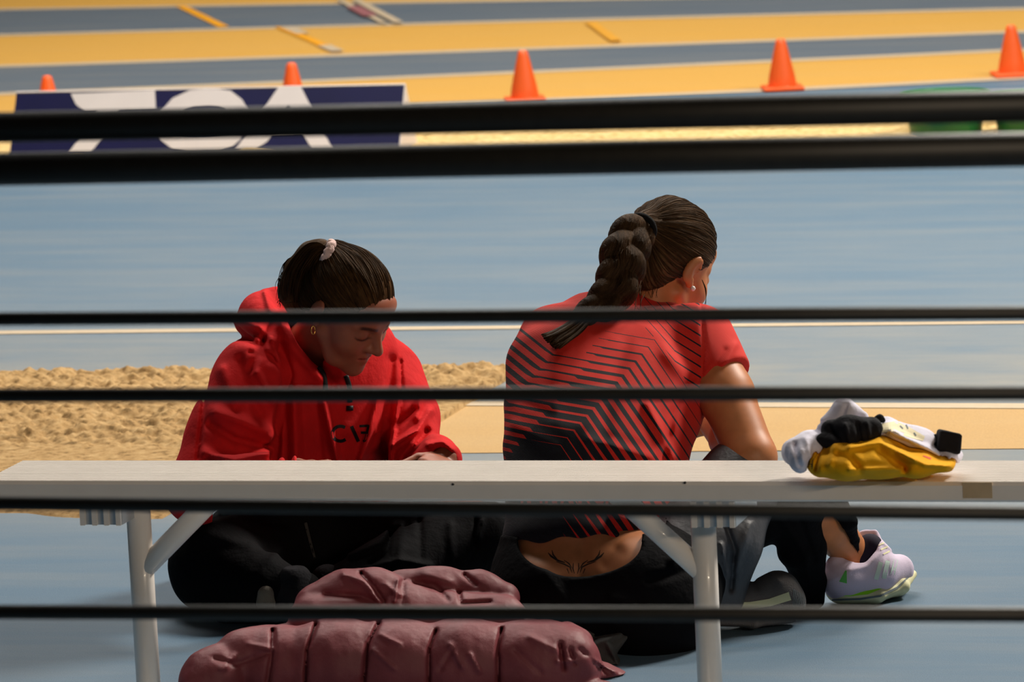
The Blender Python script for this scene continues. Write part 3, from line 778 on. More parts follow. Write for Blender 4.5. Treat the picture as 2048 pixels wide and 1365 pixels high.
footR = uni(.01, chain([P3(1428, 1200, 9.20), P3(1480, 1218, 9.19), P3(1570, 1215, 9.21)], [.034, .030, .024]), chain([P3(1700, 1120, 9.39), P3(1690, 1165, 9.37), P3(1790, 1160, 9.42)], [.034, .030, .022]))
bodyR = uni(.02, skinR, hipR, neckR, armR, armRl, thighRr, thighRl)
bodyR = uni(.012, bodyR, foreR, foreRl, shinRr, shinRl, footR)
bodyR = uni(.006, bodyR, hndR, hndRl)
bodyR = folds(bodyR, [([(1168, 1000), (1166, 1085), (1165, 1160)], 12, -.004), ([(1078, 1110), (1110, 1135)], 16, -.004), ([(1235, 1105), (1215, 1130)], 16, -.004)])
bodyR = uni(.012, bodyR, in_head(hR, HEAD))
pad = .1
allR = [P3(1000, 1300, 9.0), P3(1850, 1200, 9.5), P3(1340, 390, 9.5), P3(1100, 700, 9.75), P3(1250, 1290, 8.95)]
lo, hi = box_of(allR, .12)
skR = sdf_obj('body', bodyR, lo, hi, .0034, M['skin_r'], pr)
set_tint(skR, face_tint(hR, world_verts(skR)))
bvR = bvh_of(skR)

# trousers of the girl with the braid
def waistR(px, py):
    c = np.where((px > 1036) & (px < 1284), 1086 + 68 * np.sqrt(np.clip(1 - ((px - 1160) / 124.0) ** 2, 0, 1)), np.where(px < 1330, 1070.0, -9000.0))
    return np.clip(c - py, -60, 60)
tr = uni(.03, hipR, loft(spR[:3], XR, .03), thighRr, thighRl)
tr = uni(.02, tr, shinRr, chain([P3(1240, 1235, 9.08), P3(1330, 1240, 9.10)], [.07, .06]))
flare = loft([(P3(1586, 1004, 9.24), .050, .046), (P3(1604, 1100, 9.28), .043, .032), (P3(1623, 1165, 9.33), .029, .022), (P3(1626, 1203, 9.34), .0245, .018)], R * .98 + U * .1, .01)
flap = loft([(P3(1672, 1004, 9.25), .022, .020), (P3(1699, 1046, 9.255), .013, .010), (P3(1711, 1082, 9.315), .008, .006), (P3(1718, 1108, 9.345), .003, .003)], R * .8 + U * .5, .006)
tr0 = (uni(.03, hipR, loft(spR[:3], XR, .03), thighRl, cap(P3(1310, 1190, 9.10), P3(1385, 1095, 9.16), .106, .080)))
def offs(f, a): return lambda P: f(P) - f4(a)
trl = uni(.012, offs(tr0, .010), flare, flap)
trl = pcut(trl, waistR)
trl = folds(trl, [([(1345, 1120), (1400, 1090)], 9, .006), ([(1300, 1160), (1390, 1140)], 9, -.006), ([(1230, 1200), (1340, 1230)], 12, .007), ([(1556, 1030), (1610, 1110), (1620, 1190)], 7, .005), ([(1600, 1040), (1628, 1120)], 6, -.006), ([(1090, 1150), (1160, 1240)], 12, .005)])
trl = wrinkle(trl, .006, 13)
lo, hi = box_of([P3(1000, 1080, 9.0), P3(1300, 1310, 8.95), P3(1720, 1200, 9.45), P3(1400, 900, 9.4), P3(1050, 1150, 9.4)], .06)
trousers = sdf_obj('trousers', trl, lo, hi, .004, M['trouser_black'], pr)
legf = uni(.03, cap(P3(1310, 1190, 9.10), P3(1480, 964, 9.22), .100, .066), cap(P3(1480, 964, 9.22), P3(1452, 1080, 9.16), .066, .058), cap(P3(1452, 1080, 9.16), P3(1440, 1190, 9.16), .055, .040))
legf = folds(offs(legf, .007), [([(1452, 1050), (1470, 1100), (1462, 1180)], 5, -.012), ([(1443, 1090), (1455, 1150)], 5, .008), ([(1500, 1050), (1470, 1140)], 8, .006)])
legf = wrinkle(legf, .004, 15)
lo, hi = box_of([P3(1250, 1190, 9.0), P3(1500, 950, 9.4), P3(1430, 1215, 9.05), P3(1560, 900, 9.4)], .08)
sdf_obj('trouser_leg', legf, lo, hi, .004, M['trouser_lit'], pr, 'near leg of the black trousers, its lit side coloured grey')

# the shirt
def hemR(px, py):
    return py - (1083 - 12 * np.exp(-((px - 1190) / 70.0) ** 2) + np.clip(px - 1240, 0, 200) * .02 + 4 * np.sin(px / 13.0))
slv = chain([P3(1394, 684, 9.335), P3(1452, 778, 9.285)], [.074, .0645], .02)
slp = P3(1449, 757, 9.29); sln = P3(1452, 790, 9.27) - P3(1400, 690, 9.33); sln = sln / np.linalg.norm(sln) + .12 * R
slv = inter(slv, half(slp, sln), .004)
slvl = chain([P3(1122, 742, 9.365), P3(1140, 830, 9.53)], [.068, .056], .02)
collar = loft([(P3(1290, 690, 9.42), .060, .056), (P3(1303, 648, 9.425), .055, .052)], XR, .01)
collar = sub(collar, loft([(P3(1300, 660, 9.43), .049, .046), (P3(1318, 590, 9.435), .050, .047)], XR, .01), .002)
sh = uni(.035, offs(torsoR, .009), slv, slvl)
sh = uni(.010, sh, collar)
sh = sub(sh, offs(cap(P3(1303, 628, 9.425), hw(hR, (0, -.022, -.045)), .050, .048), .004), .004)
sh = pcut(sh, hemR)
sh = folds(sh, [([(1402, 612), (1410, 700), (1400, 785)], 3.5, -.005), ([(1330, 700), (1375, 760), (1392, 790)], 14, .006), ([(1380, 760), (1345, 830), (1330, 915)], 8, -.007), ([(1295, 810), (1330, 880), (1345, 915)], 9, .007),
    ([(1250, 690), (1225, 770), (1205, 880), (1190, 1000)], 18, -.006), ([(1150, 660), (1110, 720), (1100, 790), (1110, 860)], 26, .004), ([(1310, 660), (1345, 720), (1352, 770), (1340, 840)], 26, .005), ([(1040, 800), (1100, 830)], 10, -.003),
    ([(1030, 850), (1110, 890)], 12, .004), ([(1180, 880), (1300, 915)], 12, .006), ([(1230, 1030), (1320, 1060)], 8, .007), ([(1230, 1060), (1290, 1080)], 6, -.006), ([(1470, 690), (1440, 745)], 6, .004), ([(1415, 760), (1450, 700)], 6, -.004), ([(1300, 618), (1340, 608), (1400, 612)], 5, .004)])
sh = wrinkle(sh, .0035, 12)
lo, hi = box_of([P3(1015, 1090, 9.0), P3(1500, 760, 9.2), P3(1300, 560, 9.5), P3(1040, 640, 9.3), P3(1140, 830, 9.62), P3(1200, 800, 9.1)], .05)
def shirt_mat():
    m, nt, b = nodes_of('striped_shirt_knit')
    uv = N(nt, 'ShaderNodeUVMap').outputs[0]; sp_ = N(nt, 'ShaderNodeSeparateXYZ'); nt.links.new(uv, sp_.inputs[0])
    X, Y = sp_.outputs[0], sp_.outputs[1]       # millimetre-like units across and down the back
    def seg(x0, y0, s, dx, dy):                 # index of the slanted stripe through (X, Y) for one of its three runs
        return mth(nt, 'DIVIDE', mth(nt, 'SUBTRACT', mth(nt, 'SUBTRACT', Y, y0), mth(nt, 'MULTIPLY', mth(nt, 'SUBTRACT', X, x0), s)), dy - s * dx)
    # kinks of stripe 0 and the step from one stripe to the next
    k1, k2, st = (138, 93), (290, 119.4), (-12.7, 13.9)
    n1 = seg(*k1, .80, *st); n2 = seg(*k1, .174, *st); n3 = seg(*k2, 1.5, *st)
    n = mth(nt, 'MINIMUM', mth(nt, 'MAXIMUM', n1, n2), n3)
    fr = mth(nt, 'FRACT', n); idx = mth(nt, 'FLOOR', n)
    wn = N(nt, 'ShaderNodeTexWhiteNoise', noise_dimensions='1D'); nt.links.new(idx, wn.inputs['W'])
    duty = mth(nt, 'ADD', mth(nt, 'ADD', mth(nt, 'MULTIPLY', n, .056), .05), mth(nt, 'MULTIPLY', wn.outputs[0], .05))
    # each stripe gets heavier in the middle of its run
    xs = mth(nt, 'ADD', X, mth(nt, 'MULTIPLY', idx, 12.7))
    mid = ramp(nt, mth(nt, 'DIVIDE', xs, 600), [(.20, (1, 1, 1)), (.25, (.45, .45, .45)), (.342, (.6, .6, .6)), (.350, (1.1, 1.1, 1.1)), (.52, (1, 1, 1)), (.66, (.55, .55, .55))])
    duty = mth(nt, 'MULTIPLY', duty, mid)
    dk = mth(nt, 'LESS_THAN', fr, duty)
    show = mth(nt, 'MAXIMUM', mth(nt, 'GREATER_THAN', n, 4.0), mth(nt, 'MULTIPLY', mth(nt, 'GREATER_THAN', n, 0.0), mth(nt, 'GREATER_THAN', xs, 190)))
    dk = mth(nt, 'MULTIPLY', dk, show)
    # a second, finer family by the right shoulder
    def slant(x0, y0, s, per): return mth(nt, 'DIVIDE', mth(nt, 'SUBTRACT', mth(nt, 'SUBTRACT', Y, y0), mth(nt, 'MULTIPLY', mth(nt, 'SUBTRACT', X, x0), s)), per)
    mm = mth(nt, 'MAXIMUM', slant(330, 140, .62, 21), slant(330, 140, 1.15, 21))
    d2 = mth(nt, 'LESS_THAN', mth(nt, 'FRACT', mm), mth(nt, 'ADD', .09, mth(nt, 'MULTIPLY', mth(nt, 'SUBTRACT', X, 270), .0008)))
    in2 = mth(nt, 'MULTIPLY', mth(nt, 'GREATER_THAN', X, 272), mth(nt, 'MULTIPLY', mth(nt, 'GREATER_THAN', mm, -6.0), mth(nt, 'LESS_THAN', mm, 4.0)))
    in2 = mth(nt, 'MULTIPLY', in2, mth(nt, 'LESS_THAN', n, -.35))
    d2 = mth(nt, 'MULTIPLY', d2, in2)
    slf = mth(nt, 'LESS_THAN', X, 383)
    d = mth(nt, 'MULTIPLY', mth(nt, 'MAXIMUM', dk, d2), slf)
    tc = N(nt, 'ShaderNodeTexCoord').outputs['Object']
    n_ = noise(nt, tc, 12, 4); kn = N(nt, 'ShaderNodeTexWave', wave_type='BANDS', bands_direction='DIAGONAL'); kn.inputs['Scale'].default_value = 160; nt.links.new(tc, kn.inputs[0])
    red = ramp(nt, n_, [(.3, (.66, .019, .010)), (.7, (.76, .026, .014))])
    nt.links.new(mixc(nt, d, red, (.007, .007, .012, 1)), b.inputs['Base Color'])
    b.inputs['Roughness'].default_value = .75; b.inputs['Specular IOR Level'].default_value = .25; b.inputs['Sheen Weight'].default_value = .08
    bump(nt, b, mth(nt, 'ADD', mth(nt, 'MULTIPLY', kn.outputs[1], .0004), mth(nt, 'MULTIPLY', n_, .003)), 1.0, 1.0)
    return m
shirt = sdf_obj('shirt', sh, lo, hi, .0032, shirt_mat(), pr)
V = world_verts(shirt); o0 = P3(1020, 560, 9.2); upl = spR[6][0] - spR[2][0]; upl /= np.linalg.norm(upl); upl = upl - XR * np.dot(upl, XR) / np.dot(XR, XR)
set_uv(shirt, np.c_[(V - o0) @ (R) * 1063.0, -((V - o0) @ (U)) * 1063.0])
bvS = bvh_of(shirt)
# lettering across the bottom of the shirt: only fragments show between bench and rail
redp = simple('red_shirt_print', (.55, .018, .014), .6, .3)
for ln in [([(1045, 994), (1043, 1016)], 5), ([(1056, 994), (1060, 1016)], 8), ([(1082, 996), (1082, 1016)], 5), ([(1094, 994), (1092, 1016)], 6), ([(1106, 994), (1112, 1016)], 10), ([(1126, 996), (1122, 1016)], 6), ([(1138, 994), (1146, 1016)], 9), ([(1160, 998), (1160, 1014)], 7),
    ([(1186, 994), (1200, 1008), (1210, 994)], 9), ([(1214, 994), (1214, 1016)], 6), ([(1228, 994), (1234, 1016)], 11), ([(1246, 994), (1252, 1016)], 8)]:
    strips('letter', bvS, [ln], redp, pr)
def arc(cx, cy, rx, ry, a0, a1, n=9): return [(cx + rx * math.cos(math.radians(a)), cy + ry * math.sin(math.radians(a))) for a in np.linspace(a0, a1, n)]
tat = []
for s in (-1, 1):
    c = 1152
    X_ = lambda x: c + s * x
    tat += [([(X_(56), 1106), (X_(50), 1113), (X_(36), 1122), (X_(22), 1126)], [1, 4, 4, 1.5]), ([(X_(48), 1101), (X_(46), 1110), (X_(38), 1119)], [1, 3, 2]), ([(X_(40), 1124), (X_(24), 1129), (X_(12), 1135), (X_(8), 1146)], [1, 2.5, 2.5, 1]),
            ([(X_(24), 1121), (X_(14), 1128), (X_(8), 1137)], [1, 2.5, 1]), ([(X_(5), 1127), (X_(6), 1138), (X_(3), 1148)], [1.2, 2.2, 1]), ([(X_(14), 1148), (X_(18), 1138)], [1, 2])]
strips('tattoo', bvR, tat, M['ink'], pr, .0006, 2, 'dark tattoo on the lower back')

# hair of the girl with the braid
TR = hl(hR, P3(1288, 452, 9.36)[None].astype(float))[0]
capR = uni(.02, ell((0, -.012, .046), (.0800, .1010, .0885)), ell((0, -.055, -.012), (.062, .052, .070)))
hairR = in_head(hR, inter(capR, lambda L: -(L[:, 2] - .82 * L[:, 1] + .014 + .02 * np.clip(np.abs(L[:, 0]) / .08, 0, 1) * 0), .012))
tailbase = in_head(hR, ell(TR * .98, (.030, .030, .030)))
hairR = groove(hR, uni(.02, hairR, tailbase), TR, .0018)
lo, hi = box_of([hw(hR, (0, 0, .02))], .16)
hoR = sdf_obj('hair', hairR, lo, hi, .0026, M['hair_r'], pr); set_uv(hoR, hair_uv(hR, world_verts(hoR), TR))
combed('hair_strands', hR, hoR, TR, M['hair_r'], pr, 420, 11)
# the braid: three thick locks woven round a falling line, then a loose tuft
spine = smooth_path([P3(1284, 456, 9.335), P3(1262, 476, 9.31), P3(1248, 512, 9.29), P3(1240, 552, 9.28), P3(1225, 588, 9.27), P3(1192, 618, 9.26), P3(1158, 645, 9.25)], 73)
braid = []
nsp = len(spine)
wid = np.interp(np.linspace(0, 1, nsp), [0, .08, .3, .6, .85, 1], [.014, .020, .023, .021, .016, .010])
for q in range(3):
    pth = []
    for i, p in enumerate(spine):
        t = (spine[min(i + 1, nsp - 1)] - spine[max(i - 1, 0)]); t /= np.linalg.norm(t)
        s_ = np.cross(F, t); s_ /= np.linalg.norm(s_); ph = i / nsp * 2 * np.pi * 1.75 + q * 2 * np.pi / 3
        pth.append(p + s_ * wid[i] * 1.0 * np.sin(ph) - F * wid[i] * .62 * np.sin(2 * ph))
    braid.append(pth)
bs = []
for pth in braid:
    bs.append(chain(pth[::2], [wid[i] * 1.10 for i in range(0, nsp, 2)], .002))
braid_f = uni(.0025, *bs)
def braid_grain(P):
    d = braid_f(P); m = np.abs(d) < .012
    if m.any():
        u_ = f4(.5) * np.sin(P[m] @ A(R) * f4(1500) + 6 * vnoise(P[m], 30)) + f4(.5) * np.sin(P[m] @ A(R * .7 + F * .7) * f4(900))
        d = d.copy(); d[m] -= f4(.0009) * u_.astype(f4)
    return d
lo, hi = box_of(spine, .06)
bo = sdf_obj('braid', braid_grain, lo, hi, 0.0026, M['braid'], pr)
Vb = world_verts(bo); sp_a = np.array(spine); near = np.argmin(((Vb[:, None, :] - sp_a[None]) ** 2).sum(-1), 1)
dirs = Vb - sp_a[near]; set_uv(bo, np.c_[(dirs @ R) * 8 + (dirs @ F) * 5, near / nsp * 1.6 + (dirs @ R) * 6 * np.sign(dirs @ F)])
rnd = random.Random(4)
tuft = []
for i in range(70):
    a = rnd.uniform(-1, 1); b_ = rnd.uniform(-1, 1); sp_ = rnd.uniform(.75, 1.08)
    p0 = P3(1172 + a * 8, 634 + a * 8, 9.243 + b_ * .012); p1 = P3(1150 + a * 13, 655 + a * 8, 9.225 + b_ * .018); p2 = P3(1124 + a * 17, 672 + a * 9, 9.205 + b_ * .022); p3 = P3(1100 + a * 12 + rnd.uniform(-6, 8), 684 + a * 14 * sp_, 9.185 + b_ * .015)
    tuft.append(smooth_path([p0, p1, p2, p3], 10))
tubes_uv('braid_tuft', tuft, .0042, M['braid'], pr, 6)
axT = (P3(1262, 476, 9.31) - P3(1300, 440, 9.39)); axT /= np.linalg.norm(axT); e1 = np.cross(axT, [0, 0, 1]); e1 /= np.linalg.norm(e1); e2 = np.cross(axT, e1)
cT = P3(1283, 457, 9.335)
MB().tube([cT + (np.cos(a) * e1 + np.sin(a) * e2) * .026 for a in np.linspace(0, 2 * np.pi, 33)], .0062, 10).build('hair_tie', M['tie_black'], pr, True)
MB().lathe([(0, -.0055), (.0035, -.004), (.0055, 0), (.0035, .004), (0, .0055)], hw(hR, (.084, .002, -.030)), 16).build('earring', M['pearl'], pr, True, label='pearl stud in the right ear')
fly = []
for i in range(26):
    x, y = rnd.uniform(1215, 1290), rnd.uniform(470, 600)
    fly.append(smooth_path([P3(x, y, 9.27), P3(x - rnd.uniform(0, 14), y + 20, 9.25), P3(x - rnd.uniform(-8, 22), y + 46, 9.26)], 8))
for i in range(3): fly.append(smooth_path([P3(1404, 560, 9.40), P3(1410 + i, 578, 9.39), P3(1412, 598, 9.38), P3(1408 + i * 2, 612, 9.37)], 10))
for i in range(16):
    x = rnd.uniform(1262, 1320); fly.append(smooth_path([P3(x, 540, 9.36), P3(x - 4, 572, 9.36), P3(x - rnd.uniform(-6, 14), 596, 9.34)], 8))
tubes_uv('stray_hair', fly, .0007, M['hair_r'], pr, 5)

# shoes of the girl with the braid
def lofts(pts, hw_, hd, x): return loft([(p, a, b) for p, a, b in zip(pts, hw_, hd)], x, .012)
Fh = np.array([F[0], F[1], 0]); Fh /= np.linalg.norm(Fh); Rh = np.array([R[0], R[1], 0]); Rh /= np.linalg.norm(Rh)
wide = Fh * .9 - Rh * .4
upper = uni(.03, chain([P3(1688, 1162, 9.36), P3(1745, 1150, 9.39), P3(1797, 1140, 9.44)], [.040, .042, .030]), chain([P3(1745, 1130, 9.39), P3(1735, 1085, 9.40)], [.038, .026]), chain([P3(1682, 1150, 9.35), P3(1672, 1128, 9.35)], [.030, .014]))
upper = sub(upper, uni(.015, cap(P3(1672, 1060, 9.37), P3(1712, 1122, 9.375), .044, .030), cap(P3(1712, 1122, 9.375), P3(1740, 1060, 9.375), .026, .030)), .006)
upper = folds(upper, [([(1700, 1140), (1735, 1133), (1762, 1105), (1752, 1062)], 6, .004), ([(1765, 1085), (1785, 1100)], 4, .004), ([(1772, 1105), (1778, 1150)], 3, -.002)])
shoe1 = thing('shoe', '', 'shoe', (0, 0, 0)); del shoe1['label']; del shoe1['category']
shoe1.parent = pr; shoe1.location = ground(1740, 1200) - gR; shoe1['label'] = 'lilac running shoe with lime and cream sole'
lo, hi = box_of([P3(1650, 1210, 9.33), P3(1840, 1050, 9.5)], .07)
upo = sdf_obj('upper', upper, lo, hi, .0028, M['lilac'], shoe1)
sole = lofts([P3(1678, 1186, 9.365), P3(1735, 1186, 9.39), P3(1778, 1173, 9.425), P3(1808, 1150, 9.47)], [.040, .046, .044, .029], [.021, .0205, .019, .013], wide)
so = sdf_obj('sole', sole, lo, hi, .0028, M['cream'], shoe1)
bvL = bvh_of(upo); bb = bvh_of(so)
strips('side_stripe', bvL, [([(1752, 1160), (1762, 1125)], 9)], M['mint'], shoe1, .001)
strips('side_stripe', bvL, [([(1768, 1158), (1776, 1122)], 9)], M['mint'], shoe1, .001)
strips('side_stripe', bvL, [([(1785, 1150), (1792, 1120)], 9)], M['mint'], shoe1, .001)
strips('heel_tab', bvL, [([(1692, 1142), (1686, 1166)], [3, 16])], M['lime_green'], shoe1, .001)
strips('lime_wedge', bb, [([(1664, 1186), (1700, 1187), (1735, 1184), (1768, 1174)], [12, 13, 11, 4])], M['lime'], shoe1, .001)
strips('foam_layer', bb, [([(1660, 1201), (1720, 1199), (1760, 1193), (1795, 1176), (1822, 1150)], [3.5, 4, 4, 4, 3])], M['sole_grey'], shoe1, .0012)
strips('foam_layer', bb, [([(1700, 1178), (1750, 1176), (1785, 1164), (1818, 1138)], [2, 3, 3, 2])], M['sole_grey'], shoe1, .0012)
lc = []
for i in range(4): lc.append(([(1752 + i * 5, 1082 + i * 9), (1772 + i * 4, 1074 + i * 9)], 3))
strips('lace', bvL, lc, M['cream'], shoe1, .002)
sdf_obj('sock', chain([P3(1722, 1118, 9.385), P3(1740, 1095, 9.39)], [.029, .026]), *box_of([P3(1730, 1105, 9.39)], .06), .003, M['shoe_dark'], pr)

upper2 = uni(.03, chain([P3(1425, 1205, 9.18), P3(1490, 1205, 9.19), P3(1556, 1190, 9.21), P3(1572, 1205, 9.21)], [.036, .034, .043, .038]), chain([P3(1440, 1190, 9.20), P3(1430, 1160, 9.21)], [.04, .036]))
upper2 = folds(upper2, [([(1470, 1170), (1488, 1185)], 5, -.004), ([(1500, 1152), (1516, 1176)], 5, -.004), ([(1545, 1150), (1560, 1165)], 5, .003)])
shoe2 = thing('shoe', '', 'shoe'); del shoe2['label']; del shoe2['category']
shoe2.parent = pr; shoe2.location = ground(1510, 1250) - gR; shoe2['label'] = 'grey knit shoe with a cream side stripe'
lo, hi = box_of([P3(1400, 1260, 9.12), P3(1620, 1130, 9.3)], .06)
u2 = sdf_obj('upper', upper2, lo, hi, .0028, M['knit_grey'], shoe2)
sdf_obj('outsole', lofts([P3(1425, 1238, 9.18), P3(1500, 1240, 9.19), P3(1575, 1232, 9.21)], [.038, .040, .036], [.013, .013, .013], wide), lo, hi, .003, M['knit_grey'], shoe2)
b2 = bvh_of(u2)
strips('side_stripe', b2, [([(1449, 1212), (1500, 1212), (1540, 1206), (1580, 1193)], [13, 14, 15, 17])], M['cream'], shoe2, .0015)
rb = [([(1588 + i * 3.2, 1178 + i * 2), (1586 + i * 3.2, 1214)], 1.3) for i in range(8)]
strips('toe_rib', b2, rb, M['sole_grey'], shoe2, .001)

# ---------------------------------------------------------------- the girl in the red hooded sweatshirt
gL = ground(600, 1235); gL[2] = 0
pl = thing('person', 'seated person in a red hooded sweatshirt with a ponytail, head bent down', 'person', gL)
hL = head_frame(693, 612, 9.50, (-.638, -.256, .726), (.666, -.658, .352), (.387, .708, .59), .965)
XL = -R * .74 - F * .66
torL = [(P3(595, 1120, 9.84), .165, .125), (P3(600, 1010, 9.83), .155, .120), (P3(622, 900, 9.80), .165, .125), (P3(640, 800, 9.76), .172, .125), (P3(642, 735, 9.73), .150, .105), (P3(636, 690, 9.70), .085, .070)]
torsoL = loft([(p, a - .022, b - .022) for p, a, b in torL], XL, .03)
neckL = cap(P3(628, 690, 9.70), hw(hL, (0, -.02, -.045)), .052, .047)
aLr = chain([P3(505, 755, 9.60), P3(450, 880, 9.56), P3(388, 995, 9.50)], [.052, .046, .036], .02); fLr = chain([P3(388, 995, 9.50), P3(470, 975, 9.40), P3(560, 952, 9.36)], [.034, .032, .026], .01)
aLl = chain([P3(772, 760, 9.84), P3(815, 850, 9.76), P3(835, 925, 9.66)], [.054, .040, .032], .02); fLl = chain([P3(835, 925, 9.66), P3(892, 918, 9.52)], [.032, .026], .01)
hLr = hand_sdf(P3(560, 957, 9.36), P3(650, 950, 9.36) - P3(560, 957, 9.36), F, .80, .5, -1)
hLl = hand_sdf(P3(892, 922, 9.52), P3(850, 945, 9.40) - P3(892, 922, 9.52), F * .3 - U * .8 - R * .3, .9, .7, -1)
hipL = uni(.04, ell(P3(600, 1115, 9.84), (.17, .13, .11), [XL / np.linalg.norm(XL), F, U]), sph(P3(560, 1140, 9.86), .11), sph(P3(670, 1140, 9.86), .11))
tLr = chain([P3(560, 1135, 9.78), P3(432, 1125, 9.56)], [.105, .078], .02); sLr = chain([P3(432, 1130, 9.56), P3(520, 1180, 9.46), P3(600, 1190, 9.42)], [.072, .055, .036], .02)
tLl = chain([P3(680, 1110, 9.82), P3(945, 1072, 9.66)], [.100, .070], .02); sLl = chain([P3(945, 1078, 9.66), P3(780, 1150, 9.53), P3(640, 1190, 9.50)], [.066, .056, .036], .02)
ftL = uni(.01, chain([P3(600, 1190, 9.42), P3(640, 1205, 9.40), P3(720, 1206, 9.42)], [.034, .030, .022]), chain([P3(640, 1190, 9.50), P3(590, 1200, 9.50), P3(545, 1198, 9.48)], [.034, .030, .022]))
bL = uni(.02, torsoL, hipL, neckL, aLr, aLl, tLr, tLl); bL = uni(.012, bL, fLr, fLl, sLr, sLl, ftL); bL = uni(.006, bL, hLr, hLl); bL = uni(.012, bL, in_head(hL, HEAD_BENT))
lo, hi = box_of([P3(340, 1220, 9.5), P3(1000, 1080, 9.7), P3(700, 480, 9.4), P3(600, 1150, 9.95), P3(600, 1000, 9.32)], .07)
skL = sdf_obj('body', bL, lo, hi, .0032, M['skin_l'], pl); set_tint(skL, face_tint(hL, world_verts(skL)))
bvHL = bvh_of(skL)

hood_c = P3(606, 672, 9.70); hx = cv(.80, -.42, .42); hy = np.cross(cv(.25, .9, .2), hx); hy /= np.linalg.norm(hy)
ring = []
for a in np.linspace(0, 2 * np.pi, 25):
    rr = .092 if math.cos(a) < 0 else .098
    ring.append(hood_c + hx * rr * math.cos(a) + hy * .088 * math.sin(a) + cv(-.2, .9, .1) * (.012 * -math.cos(a)))
hood = chain(ring, [.026 + .012 * (1 - math.cos(a)) * .5 for a in np.linspace(0, 2 * np.pi, 25)], .01)
hood = uni(.02, hood, loft([(P3(560, 605, 9.80), .035, .022), (P3(520, 640, 9.82), .075, .040), (P3(505, 690, 9.80), .085, .035)], F, .02), cap(P3(556, 596, 9.74), P3(590, 700, 9.64), .022, .030))
slr = chain([P3(505, 752, 9.60), P3(455, 870, 9.56), P3(392, 985, 9.50)], [.078, .076, .060], .03); flr = chain([P3(392, 985, 9.50), P3(480, 972, 9.40), P3(552, 953, 9.37)], [.060, .050, .040], .02)
sll = chain([P3(772, 757, 9.84), P3(812, 835, 9.77), P3(832, 918, 9.67)], [.076, .062, .054], .03); fll = chain([P3(832, 920, 9.67), P3(868, 918, 9.58), P3(886, 921, 9.53)], [.050, .042, .038], .02)
fll = sub(fll, chain([P3(888, 921, 9.53), P3(875, 930, 9.40)], [.024, .030]), .003)
hd = uni(.03, offs(loft(torL[:-1], XL, .03), .018), slr, sll); hd = uni(.015, hd, flr, fll); hd = uni(.014, hd, hood)
hd = sub(hd, uni(.01, cap(P3(608, 690, 9.70), hw(hL, (0, -.01, -.03)), .062, .066), in_head(hL, ell((0, .03, -.03), (.066, .08, .10)))), .006)
hd = folds(hd, [(l_, w_ * .92, a_ * 1.5) for l_, w_, a_ in [
    ([(560, 690), (578, 750), (562, 810), (548, 920)], 9, -.018), ([(500, 705), (540, 712), (562, 740), (570, 780)], 5, -.008),
    ([(432, 825), (480, 842), (548, 870)], 13, .012), ([(420, 850), (470, 880), (535, 895)], 9, -.010), ([(445, 740), (470, 800)], 14, .008), ([(410, 905), (470, 920), (538, 905)], 10, .010), ([(412, 760), (405, 830), (395, 920)], 5, -.008), ([(515, 745), (545, 800)], 8, .009), ([(480, 720), (500, 790), (520, 830)], 12, -.007),
    ([(618, 790), (622, 860), (628, 925)], 18, -.024), ([(648, 808), (660, 860), (676, 925)], 8, .014), ([(590, 780), (592, 925)], 10, .010), ([(572, 800), (576, 925)], 6, -.008),
    ([(755, 800), (740, 860), (722, 920)], 9, .013), ([(775, 800), (768, 920)], 11, -.016), ([(797, 800), (788, 860), (778, 925)], 5, .010), ([(801, 722), (805, 800), (796, 830)], 4, -.004), ([(782, 720), (776, 790)], 12, -.008),
    ([(840, 800), (832, 835)], 8, .010), ([(853, 862), (836, 888), (812, 918)], 7, -.011), ([(860, 822), (835, 860), (785, 890)], 7, .010), ([(790, 850), (830, 820)], 7, -.010), ([(855, 890), (885, 884), (905, 900)], 5, .007),
    ([(700, 860), (740, 850)], 20, .006), ([(600, 660), (628, 720), (672, 775)], 10, -.010), ([(560, 640), (590, 700), (640, 755)], 12, .008), ([(545, 640), (520, 700), (500, 740)], 8, -.008), ([(475, 640), (520, 655), (556, 690)], 9, .010), ([(470, 670), (500, 680), (540, 720)], 9, -.008), ([(530, 585), (540, 620)], 6, .005)]], -.0125)
hd = wrinkle(hd, .006, 10)
def hemL(px, py): return np.where(px > 425, py - 1012, -40.0)
hd = pcut(hd, hemL)
lo, hi = box_of([P3(320, 1050, 9.5), P3(930, 920, 9.6), P3(545, 570, 9.8), P3(600, 950, 9.98), P3(560, 970, 9.32)], .05)
hood_o = sdf_obj('hooded_sweatshirt', hd, lo, hi, .0032, M['hoodie'], pl)
bvH = bvh_of(hood_o)
for ln in ([(arc(681, 868, 16, 15, -55, -310, 14), 6.5)], [([(703, 853), (717, 884)], 7)], [([(719, 853), (737, 852), (734, 866), (722, 866), (735, 866), (730, 882), (726, 883)], 5)]):
    strips('letter', bvH, ln, M['black'], pl, .0012, 2)
dc = []
for pts in ([(636, 735), (648, 752), (652, 790)], [(692, 752), (699, 775), (700, 805)]):
    q = [cast(bvH, *p) for p in pts]; q = [x for x in q if x is not None]
    if len(q) > 1: MB().tube([x + (CAM - x) / np.linalg.norm(CAM - x) * .004 for x in smooth_path(q, 8)], .0052, 8).build('drawcord', M['black'], pl, True)
q = cast(bvH, 700, 812); q2 = cast(bvH, 700, 822)
if q is not None and q2 is not None: MB().tube([q - F * .005, q2 - F * .006], .0068, 10).build('cord_end', M['black'], pl, True)

